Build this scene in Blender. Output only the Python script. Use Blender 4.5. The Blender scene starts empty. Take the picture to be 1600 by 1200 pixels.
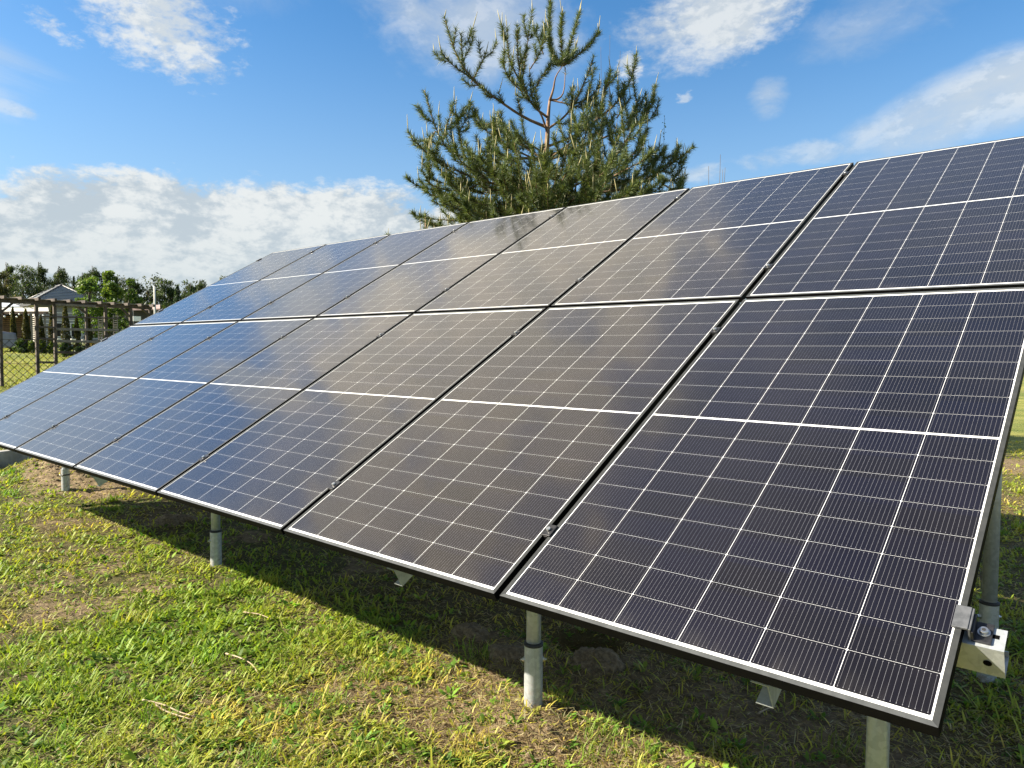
import bpy, bmesh, math, random
import numpy as np
from mathutils import Vector, Matrix

random.seed(7)
rng = np.random.default_rng(11)
R = math.radians
S = bpy.context.scene
COL = S.collection

# ------------------------------------------------------------------ camera
cam_d = bpy.data.cameras.new('camera'); cam = bpy.data.objects.new('camera', cam_d); COL.objects.link(cam)
cam_d.sensor_width = 36.0; cam_d.lens = 25.375; cam_d.clip_start = 0.05; cam_d.clip_end = 3000
CR = Vector((0.758, 0.652, 0.006)).normalized()
CF = Vector((-0.651, 0.757, -0.046)); CF = (CF - CR * CF.dot(CR)).normalized()
CU = CR.cross(CF)
cam.matrix_world = Matrix(((CR.x, CU.x, -CF.x, .26), (CR.y, CU.y, -CF.y, -1.57), (CR.z, CU.z, -CF.z, 1.5), (0, 0, 0, 1)))
S.camera = cam
CAMP = Vector((.26, -1.57, 1.5)); FPX = 1127.788

def at(px, py, D):
    """world point seen at photo pixel (px, py) at distance D along the view axis (used to measure the place)"""
    return CAMP + D * (CF + CR * ((px - 800) / FPX) - CU * ((py - 600) / FPX))

# ------------------------------------------------------------------ light
SUN = Vector((-1.14, -1.14, 1.0)).normalized()
SUN_EL = math.asin(SUN.z)
sl = bpy.data.lights.new('sun', 'SUN'); so = bpy.data.objects.new('sun', sl); COL.objects.link(so)
sl.energy = 5.0; sl.angle = R(.53); sl.color = (1.0, .90, .74)
so.rotation_euler = SUN.to_track_quat('Z', 'Y').to_euler(); so.location = (-20, -20, 20)
S.view_settings.view_transform = 'Standard'; S.view_settings.look = 'None'
S.view_settings.gamma = 1.0; S.view_settings.exposure = 1.72; S.view_settings.use_curve_mapping = False

# ------------------------------------------------------------------ node helper
class NX:
    def __init__(s, nt): s.nt = nt
    def n(s, t, **kw):
        nd = s.nt.nodes.new(t)
        for k, v in kw.items(): setattr(nd, k, v)
        return nd
    def put(s, sock, v):
        if isinstance(v, bpy.types.NodeSocket): s.nt.links.new(v, sock)
        elif v is not None: sock.default_value = v
    def m(s, op, a, b=None, c=None, clamp=False):
        nd = s.n('ShaderNodeMath', operation=op, use_clamp=clamp)
        s.put(nd.inputs[0], a); s.put(nd.inputs[1], b)
        if c is not None: s.put(nd.inputs[2], c)
        return nd.outputs[0]
    def add(s, a, b): return s.m('ADD', a, b)
    def sub(s, a, b): return s.m('SUBTRACT', a, b)
    def mul(s, a, b): return s.m('MULTIPLY', a, b)
    def div(s, a, b): return s.m('DIVIDE', a, b)
    def mx(s, a, b): return s.m('MAXIMUM', a, b)
    def v(s, op, a, b=None, out=0):
        nd = s.n('ShaderNodeVectorMath', operation=op); s.put(nd.inputs[0], a)
        if b is not None: s.put(nd.inputs[1], b)
        return nd.outputs[out]
    def dot(s, a, b): return s.v('DOT_PRODUCT', a, b, 1)
    def sm(s, x, lo, hi, a=0., b=1., t='SMOOTHSTEP'):
        nd = s.n('ShaderNodeMapRange', interpolation_type=t)
        for i, q in enumerate((x, lo, hi, a, b)): s.put(nd.inputs[i], q)
        return nd.outputs[0]
    def noise(s, vec, scale, detail=4., rough=.5, dist=0., col=False):
        nd = s.n('ShaderNodeTexNoise'); s.put(nd.inputs['Vector'], vec)
        s.put(nd.inputs['Scale'], scale); s.put(nd.inputs['Detail'], detail); s.put(nd.inputs['Roughness'], rough); s.put(nd.inputs['Distortion'], dist)
        return nd.outputs['Color' if col else 0]
    def mix(s, f, a, b, blend='MIX'):
        nd = s.n('ShaderNodeMix', data_type='RGBA', blend_type=blend)
        s.put(nd.inputs[0], f); s.put(nd.inputs[6], a); s.put(nd.inputs[7], b)
        return nd.outputs[2]
    def sep(s, vec):
        nd = s.n('ShaderNodeSeparateXYZ'); s.put(nd.inputs[0], vec); return nd.outputs
    def comb(s, x, y, z):
        nd = s.n('ShaderNodeCombineXYZ')
        for i, q in enumerate((x, y, z)): s.put(nd.inputs[i], q)
        return nd.outputs[0]
def rgb(r, g, b): return (r, g, b, 1.0)

# ------------------------------------------------------------------ sky with clouds
W = bpy.data.worlds.new('World'); S.world = W; W.use_nodes = True
nt = W.node_tree; X = NX(nt)
bg = nt.nodes['Background']; bg.inputs[1].default_value = .0525
sky = X.n('ShaderNodeTexSky', sky_type='NISHITA', sun_disc=False)
sky.sun_elevation = SUN_EL; sky.sun_rotation = R(225); sky.air_density = 1.0; sky.dust_density = .35; sky.ozone_density = 1.8
hs = X.n('ShaderNodeHueSaturation'); hs.inputs['Saturation'].default_value = 1.32; hs.inputs['Value'].default_value = 1.12
nt.links.new(sky.outputs[0], hs.inputs['Color'])
skyc = hs.outputs[0]
d = X.n('ShaderNodeTexCoord').outputs['Generated']
d = X.v('NORMALIZE', d)
def dirv(az, el): return Vector((math.sin(R(az)) * math.cos(R(el)), math.cos(R(az)) * math.cos(R(el)), math.sin(R(el))))
dz = X.sep(d)
dst = X.comb(dz[0], dz[1], X.mul(dz[2], 1.9))                 # flattened: clouds are wider than tall
nC = X.noise(dst, 6.5, 10., .63, .25)                          # cumulus billows
nL = X.noise(dst, 2.6, 4., .5)                                # slow variation
nF = X.noise(dst, 17., 7., .62, .3)                           # fine texture
hp = X.v('DIVIDE', d, X.comb(X.add(dz[2], .12), X.add(dz[2], .12), X.add(dz[2], .12)))
hp = X.comb(X.add(X.mul(X.sep(hp)[0], .8), X.mul(X.sep(hp)[1], .6)), X.mul(X.sub(X.mul(X.sep(hp)[1], .8), X.mul(X.sep(hp)[0], .6)), .38), 0.)
nFF = X.noise(dst, 58., 6., .62, .3)
nS = X.noise(hp, 2.1, 8., .62, .9)                            # streaked high cloud on a flat layer
def ell(az, el, A, B, rot=0.):
    """1 in the middle of an angular ellipse, 0 on its rim, negative outside"""
    c = dirv(az, el); e1 = Vector((c.y, -c.x, 0)).normalized(); e2 = e1.cross(c)
    ca, sa = math.cos(R(rot)), math.sin(R(rot)); f1 = e1 * ca + e2 * sa; f2 = e2 * ca - e1 * sa
    k = X.mx(X.dot(d, c), .02)
    a = X.div(X.dot(d, f1), X.mul(k, A)); b = X.div(X.dot(d, f2), X.mul(k, B))
    return X.mx(X.sub(1., X.add(X.mul(a, a), X.mul(b, b))), -3.)
def cloud(g, noise, w, lo, hi, op):
    return X.mul(X.sm(X.add(noise, X.mul(X.m('MINIMUM', g, 1.), w)), lo, hi), op)
cl = []
# bank of cumulus low over the trees
gb = ell(-59.5, 3.0, .49, .182, 0)
cl.append(cloud(gb, X.add(X.mul(nC, .62), X.add(X.mul(nF, .23), X.mul(nFF, .15))), .52, .52, .64, .96))
# broken cumulus high on the left
cl.append(cloud(ell(-66.2, 22.0, .125, .075, -14), X.add(X.mul(nC, .35), X.add(X.mul(nF, .35), X.mul(nFF, .30))), .24, .60, .80, .92))
cl.append(cloud(ell(-72.8, 20.2, .045, .016, -25), X.add(X.mul(nFF, .6), X.mul(nF, .4)), .20, .58, .80, .6))
# bright cloud right of the pine
cl.append(cloud(ell(-25.2, 24.0, .15, .068, 14), X.add(X.mul(nC, .4), X.add(X.mul(nF, .35), X.mul(nFF, .25))), .32, .55, .82, .86))
cl.append(cloud(ell(-31.8, 20.9, .022, .024), X.add(X.mul(nFF, .75), X.mul(nF, .25)), .24, .56, .80, .8))
cl.append(cloud(ell(-27.6, 18.7, .013, .009), nFF, .25, .56, .82, .5))
# veil left of the pine top
cl.append(cloud(ell(-43.5, 23.5, .16, .075, -6), X.add(X.mul(nS, .6), X.mul(nF, .4)), .30, .50, .85, .62))
# wisps on the right
cl.append(cloud(ell(-21.5, 18.2, .030, .030, -40), X.add(X.mul(nS, .4), X.mul(nF, .6)), .28, .52, .90, .5))
cl.append(cloud(ell(-14.5, 22.3, .12, .045, 10), X.add(X.mul(nS, .5), X.mul(nF, .5)), .26, .50, .95, .40))
cl.append(cloud(ell(-7.5, 16.2, .175, .050, 13), X.add(X.mul(nS, .5), X.mul(nC, .5)), .36, .46, .90, .78))
cl.append(cloud(ell(-19.0, 14.2, .10, .018, 4), nF, .26, .50, .90, .45))
cl.append(cloud(ell(-27.0, 13.2, .06, .014, 4), nF, .28, .50, .90, .6))
cl.append(cloud(ell(-76, 15.2, .05, .010, -8), nF, .28, .50, .85, .5))
# large broken layer overhead (what the glass mirrors)
gv = ell(-60, 41, .46, .28, -6)
cl.append(cloud(gv, X.add(X.mul(nS, .8), X.mul(nC, .2)), .36, .38, .80, .50))
cl.append(cloud(gv, X.add(X.mul(nC, .6), X.mul(nS, .4)), .22, .555, .68, .97))
cl.append(cloud(ell(-70, 36, .17, .17, 10), X.add(X.mul(nC, .7), X.mul(nF, .3)), .24, .55, .70, .95))
cl.append(cloud(ell(-69, 26.5, .13, .06, -20), X.add(X.mul(nC, .4), X.mul(nF, .6)), .28, .54, .78, .8))
cl.append(cloud(ell(-76, 27.5, .030, .13, -12), X.add(X.mul(nC, .5), X.mul(nF, .5)), .30, .50, .72, .85))
cl.append(X.mul(X.sm(dz[2], .46, .75), X.sm(nS, .30, .70, .08, .30)))  # unseen thin veil added to grey the sky mirrored in the near panels
cl.append(cloud(ell(-88, 18, .22, .14), nS, .3, .40, .90, .60))  # unseen veil added to mute the blue mirrored in the far panels
cl.append(cloud(ell(-100, 34, .30, .16, 10), X.add(X.mul(nS, .7), X.mul(nC, .3)), .30, .50, .80, .75))
cl.append(cloud(ell(60, 30, .9, .25, 0), nC, .25, .52, .75, .8))
cl.append(cloud(ell(160, 25, .7, .2, 0), nC, .25, .52, .75, .8))
fac = cl[0]
for c in cl[1:]: fac = X.mx(fac, c)
# cloud body: the side of every billow that faces the sun is white, the other soft blue-grey
off = X.v('ADD', dst, Vector((-.016, -.022, .030)))
nC2 = X.noise(off, 6.5, 10., .63, .25); nFF2 = X.noise(X.v('ADD', dst, Vector((-.005, -.007, .009))), 58., 6., .62, .3); nF2 = X.noise(off, 17., 7., .62, .3)
rel = X.add(X.mul(X.sub(nC, nC2), 1.0), X.add(X.mul(X.sub(nF, nF2), .55), X.mul(X.sub(nFF, nFF2), .30)))
shade = X.sm(rel, -.13, .12)
shade = X.mx(X.mul(shade, .95), X.sm(gb, .16, -.06, 0., .45))
low = X.sm(dz[2], .03, .20)
cb = X.mix(shade, rgb(3.1, 3.55, 3.9), rgb(5.0, 5.15, 5.1))
cb = X.mix(low, X.mix(.5, cb, rgb(3.3, 3.85, 4.1)), cb)
skyc = X.mix(X.sm(dz[2], .44, .0, 0., .66), skyc, rgb(2.4, 3.3, 4.3))
cb = X.mix(X.sm(dz[2], .42, .50), cb, X.mix(1., cb, rgb(1.62, 1.40, 1.14), 'MULTIPLY'))     # high layer brightened and warmed to strengthen the beige mirrored in the glass
tot = X.mix(fac, skyc, cb)
nt.links.new(tot, bg.inputs[0])

# ------------------------------------------------------------------ mesh helpers
def tag(o, label=None, cat=None, group=None, kind=None):
    if label: o['label'] = label
    if cat: o['category'] = cat
    if group: o['group'] = group
    if kind: o['kind'] = kind
    return o
def thing(name, label, cat, loc=(0, 0, 0), group=None, rot=None):
    o = bpy.data.objects.new(name, None); COL.objects.link(o); o.location = loc
    if rot is not None: o.rotation_euler = rot
    o.empty_display_size = .2
    return tag(o, label, cat, group)
def link(name, me, parent=None):
    o = bpy.data.objects.new(name, me); COL.objects.link(o)
    if parent is not None: o.parent = parent
    return o
class MB:
    def __init__(s): s.v = []; s.f = []; s.mi = []; s.sm = []
    def poly(s, pts, faces, mi=0, smooth=False):
        b = len(s.v); s.v += [tuple(p) for p in pts]
        for f in faces: s.f.append([b + i for i in f]); s.mi.append(mi); s.sm.append(smooth)
    def box(s, c, dx, dy, dz, ax=None, mi=0):
        """box centred at c with half sizes; ax = three unit axes"""
        c = Vector(c); a = ax or (Vector((1, 0, 0)), Vector((0, 1, 0)), Vector((0, 0, 1)))
        P = [c + a[0] * (dx * i) + a[1] * (dy * j) + a[2] * (dz * k) for k in (-1, 1) for j in (-1, 1) for i in (-1, 1)]
        s.poly(P, [(0, 2, 3, 1), (4, 5, 7, 6), (0, 1, 5, 4), (2, 6, 7, 3), (0, 4, 6, 2), (1, 3, 7, 5)], mi)
    def beam(s, p, q, w, h, up=Vector((0, 0, 1)), mi=0):
        p = Vector(p); q = Vector(q); a = (q - p); L = a.length; a /= L
        b = up.cross(a)
        if b.length < 1e-4: b = Vector((1, 0, 0)).cross(a)
        b.normalize(); c = a.cross(b)
        s.box((p + q) / 2, L / 2, w / 2, h / 2, (a, b, c), mi)
    def tube(s, pts, rad, n=8, mi=0, smooth=True, cap=True):
        pts = [Vector(p) for p in pts]; m = len(pts)
        if not hasattr(rad, '__len__'): rad = [rad] * m
        rings = []; ref = None
        for i in range(m):
            t = (pts[min(i + 1, m - 1)] - pts[max(i - 1, 0)]).normalized()
            if ref is None: ref = Vector((1, 0, 0)) if abs(t.x) < .8 else Vector((0, 1, 0))
            u = (ref - t * ref.dot(t)).normalized(); w = t.cross(u); ref = u
            rings += [pts[i] + (u * math.cos(2 * math.pi * k / n) + w * math.sin(2 * math.pi * k / n)) * rad[i] for k in range(n)]
        F = [(i * n + k, i * n + (k + 1) % n, (i + 1) * n + (k + 1) % n, (i + 1) * n + k) for i in range(m - 1) for k in range(n)]
        b = len(s.v); s.poly(rings, F, mi, smooth)
        if cap:
            s.f.append([b + k for k in range(n)][::-1]); s.mi.append(mi); s.sm.append(False)
            s.f.append([b + (m - 1) * n + k for k in range(n)]); s.mi.append(mi); s.sm.append(False)
    def mesh(s, name, mats):
        me = bpy.data.meshes.new(name); me.from_pydata(s.v, [], s.f)
        for m in (mats if isinstance(mats, (list, tuple)) else [mats]): me.materials.append(m)
        me.polygons.foreach_set('material_index', s.mi); me.polygons.foreach_set('use_smooth', s.sm); me.update()
        return me
    def build(s, name, mats, parent=None, bevel=0):
        o = link(name, s.mesh(name, mats), parent)
        if bevel:
            b = o.modifiers.new('bevel', 'BEVEL'); b.width = bevel; b.segments = 2; b.limit_method = 'ANGLE'
        return o
def npmesh(name, verts, loops, starts, totals, mat, cols=None, smooth=False):
    """mesh from numpy arrays; cols = per-vertex rgb"""
    me = bpy.data.meshes.new(name)
    me.vertices.add(len(verts)); me.vertices.foreach_set('co', np.ascontiguousarray(verts, np.float32).ravel())
    me.loops.add(len(loops)); me.loops.foreach_set('vertex_index', np.ascontiguousarray(loops, np.int32))
    me.polygons.add(len(starts)); me.polygons.foreach_set('loop_start', np.ascontiguousarray(starts, np.int32))
    if smooth: me.polygons.foreach_set('use_smooth', np.ones(len(starts), bool))
    if cols is not None:
        a = me.color_attributes.new('tint', 'FLOAT_COLOR', 'POINT')
        c4 = np.ones((len(verts), 4), np.float32); c4[:, :3] = cols
        a.data.foreach_set('color', c4.ravel())
    me.materials.append(mat); me.update(calc_edges=True)
    return me

# ------------------------------------------------------------------ materials
def mat(name):
    m = bpy.data.materials.new(name); m.use_nodes = True
    return m, NX(m.node_tree), m.node_tree.nodes['Principled BSDF']
def simple(name, c1, c2, scale=8., rough=.6, metal=0., bump=0., detail=6., stretch=None, spec=None, r2=None):
    m, x, p = mat(name)
    co = x.n('ShaderNodeTexCoord').outputs['Object']
    if stretch: co = x.v('MULTIPLY', co, Vector(stretch))
    f = x.noise(co, scale, detail, .6)
    x.put(p.inputs['Base Color'], x.mix(x.sm(f, .3, .7), rgb(*c1), rgb(*c2)))
    if r2 is not None: x.put(p.inputs['Roughness'], x.sm(x.noise(co, scale * 1.7, 5., .6), .3, .7, rough, r2))
    else: p.inputs['Roughness'].default_value = rough
    p.inputs['Metallic'].default_value = metal
    if spec is not None: p.inputs['Specular IOR Level'].default_value = spec
    if bump:
        b = x.n('ShaderNodeBump'); b.inputs['Strength'].default_value = bump; b.inputs['Distance'].default_value = .01
        x.put(b.inputs['Height'], x.noise(co, scale * 3, 5., .6)); x.put(p.inputs['Normal'], b.outputs[0])
    return m
def leafmat(name, trans=.45, rough=.5, spec=.3, gain=(1., 1., 1.)):
    """thin leaf: colour from the 'tint' attribute, light passes through"""
    m, x, p = mat(name)
    a = x.n('ShaderNodeAttribute', attribute_name='tint').outputs['Color']
    if gain != (1., 1., 1.): a = x.mix(1., a, rgb(*gain), 'MULTIPLY')
    x.put(p.inputs['Base Color'], a); p.inputs['Roughness'].default_value = rough; p.inputs['Specular IOR Level'].default_value = spec
    t = x.n('ShaderNodeBsdfTranslucent'); x.put(t.inputs[0], x.mix(1., a, rgb(1.25, 1.2, .55), 'MULTIPLY'))
    ms = x.n('ShaderNodeMixShader'); ms.inputs[0].default_value = trans
    x.nt.links.new(p.outputs[0], ms.inputs[1]); x.nt.links.new(t.outputs[0], ms.inputs[2])
    x.nt.links.new(ms.outputs[0], x.nt.nodes['Material Output'].inputs[0])
    return m
M_grass = leafmat('grass_blades', .42, .55, .25)
M_leaf = leafmat('tree_leaves', .4, .5, .3)
M_needle = leafmat('pine_needles', .25, .45, .35)
def galv():
    m, x, p = mat('galvanised_steel'); co = x.n('ShaderNodeTexCoord').outputs['Object']
    vo = x.n('ShaderNodeTexVoronoi'); x.put(vo.inputs['Vector'], co); vo.inputs['Scale'].default_value = 70.
    sp = x.sep(vo.outputs['Color'])[0]
    st = x.noise(x.v('MULTIPLY', co, Vector((1, 1, .12))), 60., 6., .65); bl = x.noise(co, 9., 6., .6)
    c = x.mix(x.sm(sp, .0, 1., .0, .45), rgb(.36, .385, .39), rgb(.56, .59, .60)); c = x.mix(x.sm(st, .5, .75, 0., .5), c, rgb(.25, .26, .255)); c = x.mix(x.sm(bl, .55, .75, 0., .55), c, rgb(.58, .60, .59))
    mud = x.mul(x.sm(x.noise(co, 35., 7., .7), .46, .62), x.sm(x.sep(co)[2], .22, .02))
    c = x.mix(x.mul(mud, .75), c, rgb(.17, .125, .08))
    x.put(p.inputs['Base Color'], c); x.put(p.inputs['Metallic'], x.sub(.48, x.mul(mud, .4))); x.put(p.inputs['Roughness'], x.add(x.sm(st, .3, .7, .34, .52), x.mul(mud, .3)))
    return m
M_galv = galv()
M_black = simple('black_anodised_frame', (.0035, .0035, .0035), (.005, .005, .0045), 20., .5, 0., spec=.02)
M_sidelip = simple('shaded_satin_frame_lip', (.028, .03, .03), (.042, .044, .043), 30., .5, 0., spec=.2)  # same lip along the side edges, shade put into a darker colour
M_lip = simple('sunlit_satin_frame_lip', (.070, .074, .072), (.10, .105, .102), 30., .42, .3)  # lip along the row edges, sun and sky gleam put into the colour
M_rubber = simple('black_rubber', (.012, .012, .012), (.02, .02, .02), 40., .7)
M_bolt = simple('zinc_bolt', (.5, .5, .48), (.65, .65, .62), 60., .28, .95)
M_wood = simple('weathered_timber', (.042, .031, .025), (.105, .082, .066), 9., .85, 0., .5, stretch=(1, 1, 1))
M_woodlit = simple('sunlit_board', (.12, .105, .09), (.22, .195, .17), 12., .85, 0., .4)  # paler copy of the timber with sunlight put into its colour
M_bark = simple('pine_bark', (.13, .075, .045), (.25, .16, .10), 22., .9, 0., .8, stretch=(1, 1, .3))
M_bark2 = simple('grey_bark', (.05, .042, .035), (.11, .095, .08), 10., .9, 0., .6, stretch=(1, 1, .3))
M_conc = simple('weathered_concrete', (.20, .195, .17), (.36, .35, .32), 5., .9, 0., .5, detail=9.)

# ------------------------------------------------------------------ noise in numpy
_tabs = {}
def vn(x, y, scale, seed=0, octv=3, gain=.5):
    """smooth value noise, about 0..1"""
    x = np.asarray(x, float); y = np.asarray(y, float); out = 0.; amp = 1.; tot = 0.
    for o in range(octv):
        k = seed * 17 + o
        if k not in _tabs: _tabs[k] = np.random.default_rng(1000 + k).random((256, 256))
        T = _tabs[k]; u = x / scale * 2 ** o + 31.7 * o; v = y / scale * 2 ** o - 12.3 * o
        i = np.floor(u).astype(int); j = np.floor(v).astype(int); a = u - i; b = v - j
        a = a * a * (3 - 2 * a); b = b * b * (3 - 2 * b); i0 = i & 255; j0 = j & 255; i1 = (i + 1) & 255; j1 = (j + 1) & 255
        out = out + amp * ((T[i0, j0] * (1 - a) + T[i1, j0] * a) * (1 - b) + (T[i0, j1] * (1 - a) + T[i1, j1] * a) * b)
        tot += amp; amp *= gain
    return out / tot
def sstep(a, b, x):
    t = np.clip((x - a) / (b - a), 0, 1); return t * t * (3 - 2 * t)

# ------------------------------------------------------------------ ground
WP = np.array((-10.11, .978)); WN = np.array((-.954, -.30)); WT = np.array((-.30, .954))     # line of the concrete kerb wall
POSTS = [(-.255, .64), (-1.561, .694), (-4.525, .852), (-8.025, 1.03)]
HEAP = [(-8.15, 1.30, .40, .055), (-8.05, 1.02, .16, .035), (-8.7, 1.25, .45, .08), (-9.3, 1.35, .5, .12), (-9.75, 1.5, .35, .14), (-7.6, 1.5, .3, .05), (-9.0, 2.1, .7, .12),
        (-1.53, .62, .19, .055), (-4.52, .86, .12, .02), (-2.28, 1.07, .16, .045), (-2.02, 1.03, .15, .035), (-1.62, 1.19, .20, .04), (-5.9, 1.2, .28, .04), (-5.05, 1.38, .22, .035), (-.19, 2.2, .2, .03)]
BARE = [(-4.95, -.12, .26, .75), (-5.10, .36, .26, .75), (-5.6, .05, .35, .5), (-4.3, .28, .28, .6), (-4.35, -.12, .3, .6), (-3.6, .35, .2, .5), (-2.1, .42, .22, .8), (-1.85, .52, .2, .75), (-1.52, .60, .26, 1.8), (-1.2, .72, .3, .9), (-1.75, .85, .25, .8),
        (-2.35, .30, .17, .7), (-1.72, .36, .17, .6), (-2.28, 1.06, .2, .9), (-2.02, 1.03, .2, .9), (-1.62, 1.2, .24, .9), (-5.95, 1.2, .28, .9), (-5.02, 1.38, .2, .8), (-8.15, 1.25, .5, .9), (-9.2, 1.35, .55, 1.2),
        (-9.0, 2.2, .9, 1.2), (-7.75, 1.36, .3, .7), (-.9, 10.3, 1.3, .9), (-3.0, 10.0, 1.2, .7), (-1.1, 1.25, .35, .5), (-.55, 1.35, .4, .55), (-.35, 1.05, .3, .5), (.1, 1.9, .25, .6), (-1.3, 1.9, .6, .5), (-4.0, 2.3, 1.2, .4), (-3.55, -.75, .2, .5), (-3.0, -.25, .18, .5), (-6.6, .6, .4, .4)]
LUSH = [(-3.52, .12, .45, 1.), (-2.9, .3, .35, .5), (-5.6, .75, .6, .7), (-3.3, -.75, .5, .5), (-7.0, .9, .5, .5), (-1.15, .35, .2, .6), (-1.75, .15, .4, .5), (-9.3, .95, .35, .9), (-3.1, .95, .4, .5), (-.3, 2.9, .5, .8), (-.2, 2.0, .3, .6), (-4.1, .75, .4, .5), (-2.6, .75, .25, .6)]
def spots(L, x, y):
    o = 0.
    for (a, b, r, k) in L: o = o + k * np.exp(-(((x - a) ** 2 + (y - b) ** 2) / (r * r)))
    return o
def bare(x, y):
    b = spots(BARE, x, y) * .95 * (.45 + .9 * vn(x, y, .16, 5, 3)) + .55 * sstep(.55, .75, vn(x, y, .55, 3, 4, .6)) - .55 * spots(LUSH, x, y)
    return np.clip(b, 0, 1)
def dry(x, y):
    u = sstep(.45, .9, y) * (1 - sstep(3., 3.8, y)) * sstep(-8.2, -7.2, x)
    k = sstep(.42, .7, vn(x, y, .8, 8, 4)) + .35 * u * sstep(-2.6, -1.4, x) + .2 * sstep(-3.5, -1.5, x) - .5 * spots(LUSH, x, y)
    return np.clip(k, 0, 1)
def height(x, y):
    s = (x - WP[0]) * WN[0] + (y - WP[1]) * WN[1]; t = (x - WP[0]) * WT[0] + (y - WP[1]) * WT[1]
    w = .10 + 1.6 * sstep(3.0, 4.5, np.abs(t))
    z = .20 * sstep(.02, 1., s / w)
    z = z + np.interp(-x, (10.3, 17.0, 40., 400.), (0., .50, 1.25, 1.25)) * sstep(0, .2, s)
    near = 1 - sstep(25, 60, np.hypot(x, y))
    z = z + near * ((vn(x, y, 1.4, 1, 2) - .5) * .05 + (vn(x, y, .28, 2, 3, .6) - .5) * .035)
    h = 0.
    for (a, b, r, k) in HEAP: h = h + k * np.exp(-(((x - a) ** 2 + (y - b) ** 2) / (r * r))) * (.6 + .8 * vn(x, y, .12, 4, 3, .7))
    z = z + h + .02 * bare(x, y) * (vn(x, y, .07, 6, 3, .7) - .6)
    hx, hy = x + 1.80, y - 1.43
    z = z - .20 * np.exp(-((hx / .17) ** 2 + (hy / .13) ** 2) ** 2)
    return z
def graded(lo, hi, dlo, dhi, step, far):
    a = list(np.arange(dlo, dhi + 1e-6, step)); s = step; v = dhi
    while v < hi: s *= 1.16; v += s; a.append(v)
    s = step; v = dlo
    while v > lo: s *= 1.16; v -= s; a.insert(0, v)
    return np.array(a)
gx = graded(-900, 900, -11.2, 1.6, .028, 900); gy = graded(-900, 900, -1.7, 3.0, .024, 900)
GX, GY = np.meshgrid(gx, gy); GZ = height(GX, GY)
nxg, nyg = len(gx), len(gy)
V = np.stack([GX.ravel(), GY.ravel(), GZ.ravel()], 1)
ii = (np.arange(nyg - 1)[:, None] * nxg + np.arange(nxg - 1)[None, :]).ravel()
LP = np.stack([ii, ii + 1, ii + 1 + nxg, ii + nxg], 1).ravel()
cols = np.stack([bare(V[:, 0], V[:, 1]), dry(V[:, 0], V[:, 1]), np.clip(spots(LUSH, V[:, 0], V[:, 1]), 0, 1)], 1)
M_ground, x, p = mat('lawn_soil')
at_ = x.n('ShaderNodeAttribute', attribute_name='tint').outputs['Color']; ch = x.n('ShaderNodeSeparateColor'); x.put(ch.inputs[0], at_)
po = x.n('ShaderNodeNewGeometry').outputs['Position']
n1 = x.noise(po, 22., 8., .65); n2 = x.noise(po, 120., 5., .6); n3 = x.noise(po, 1.3, 5., .55); n4 = x.noise(po, .22, 4., .5)
soil = x.mix(x.sm(n1, .3, .7), rgb(.082, .058, .032), rgb(.25, .19, .11))
soil = x.mix(x.sm(n2, .55, .8), soil, rgb(.28, .225, .13))
turf = x.mix(x.sm(n1, .3, .7), rgb(.030, .036, .010), rgb(.095, .085, .032))
turf = x.mix(x.mul(x.sm(n2, .45, .75), .6), turf, rgb(.20, .17, .075))
turf = x.mix(x.mul(ch.outputs[1], .55), turf, rgb(.115, .082, .040))
far = x.mix(x.sm(n3, .3, .7), rgb(.15, .17, .036), rgb(.28, .265, .075))
far = x.mix(x.mul(x.sm(n4, .4, .62), .6), far, rgb(.085, .12, .03))
far = x.mix(x.mul(x.sm(n1, .35, .75), .35), far, rgb(.06, .08, .02))
rr = x.v('LENGTH', x.v('SUBTRACT', po, Vector((0, 0, 0))), None, 1)
g = x.mix(x.sm(rr, 8., 13.), turf, far)
bm = x.sm(x.add(ch.outputs[0], x.mul(x.sub(n1, .5), .5)), .28, .60)
g = x.mix(bm, g, soil)
x.put(p.inputs['Base Color'], g); p.inputs['Roughness'].default_value = .95; p.inputs['Specular IOR Level'].default_value = .15
b = x.n('ShaderNodeBump'); b.inputs['Strength'].default_value = .9; b.inputs['Distance'].default_value = .02
x.put(b.inputs['Height'], x.add(n1, x.mul(n2, .5))); x.put(p.inputs['Normal'], b.outputs[0])
me = npmesh('ground', V, LP, np.arange(len(ii)) * 4, None, M_ground, cols, True)
tag(link('ground', me), kind='structure')

# ------------------------------------------------------------------ grass and weeds
def blades(P, h, w, az, th0, kap, tint, prof):
    """P base points (n,3); every blade is three bent segments; prof = relative widths at base, 1/3, 2/3"""
    n = len(P); ts = (0., .36, .70, 1.)
    d2 = np.stack([np.cos(az), np.sin(az)], 1); side = np.stack([-np.sin(az), np.cos(az), np.zeros(n)], 1)
    pts = [P]; cur = P.copy()
    for k in range(3):
        th = th0 + kap * (ts[k] + ts[k + 1]) * .5; L = h * (ts[k + 1] - ts[k])
        cur = cur + np.concatenate([d2 * (np.sin(th) * L)[:, None], (np.cos(th) * L)[:, None]], 1); pts.append(cur)
    vs = np.empty((n, 7, 3), np.float32)
    for k in range(3):
        o = side * (w * prof[k] * .5)[:, None]; vs[:, 2 * k] = pts[k] - o; vs[:, 2 * k + 1] = pts[k] + o
    vs[:, 6] = pts[3]
    b = (np.arange(n) * 7)[:, None]
    lp = (b + np.array([0, 1, 3, 2, 2, 3, 5, 4, 4, 5, 6])[None, :]).ravel()
    st = ((np.arange(n) * 11)[:, None] + np.array([0, 4, 8])[None, :]).ravel()
    cs = np.repeat(tint[:, None, :], 7, 1).copy()
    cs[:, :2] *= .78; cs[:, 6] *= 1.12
    return vs.reshape(-1, 3), lp, st, cs.reshape(-1, 3)
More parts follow.
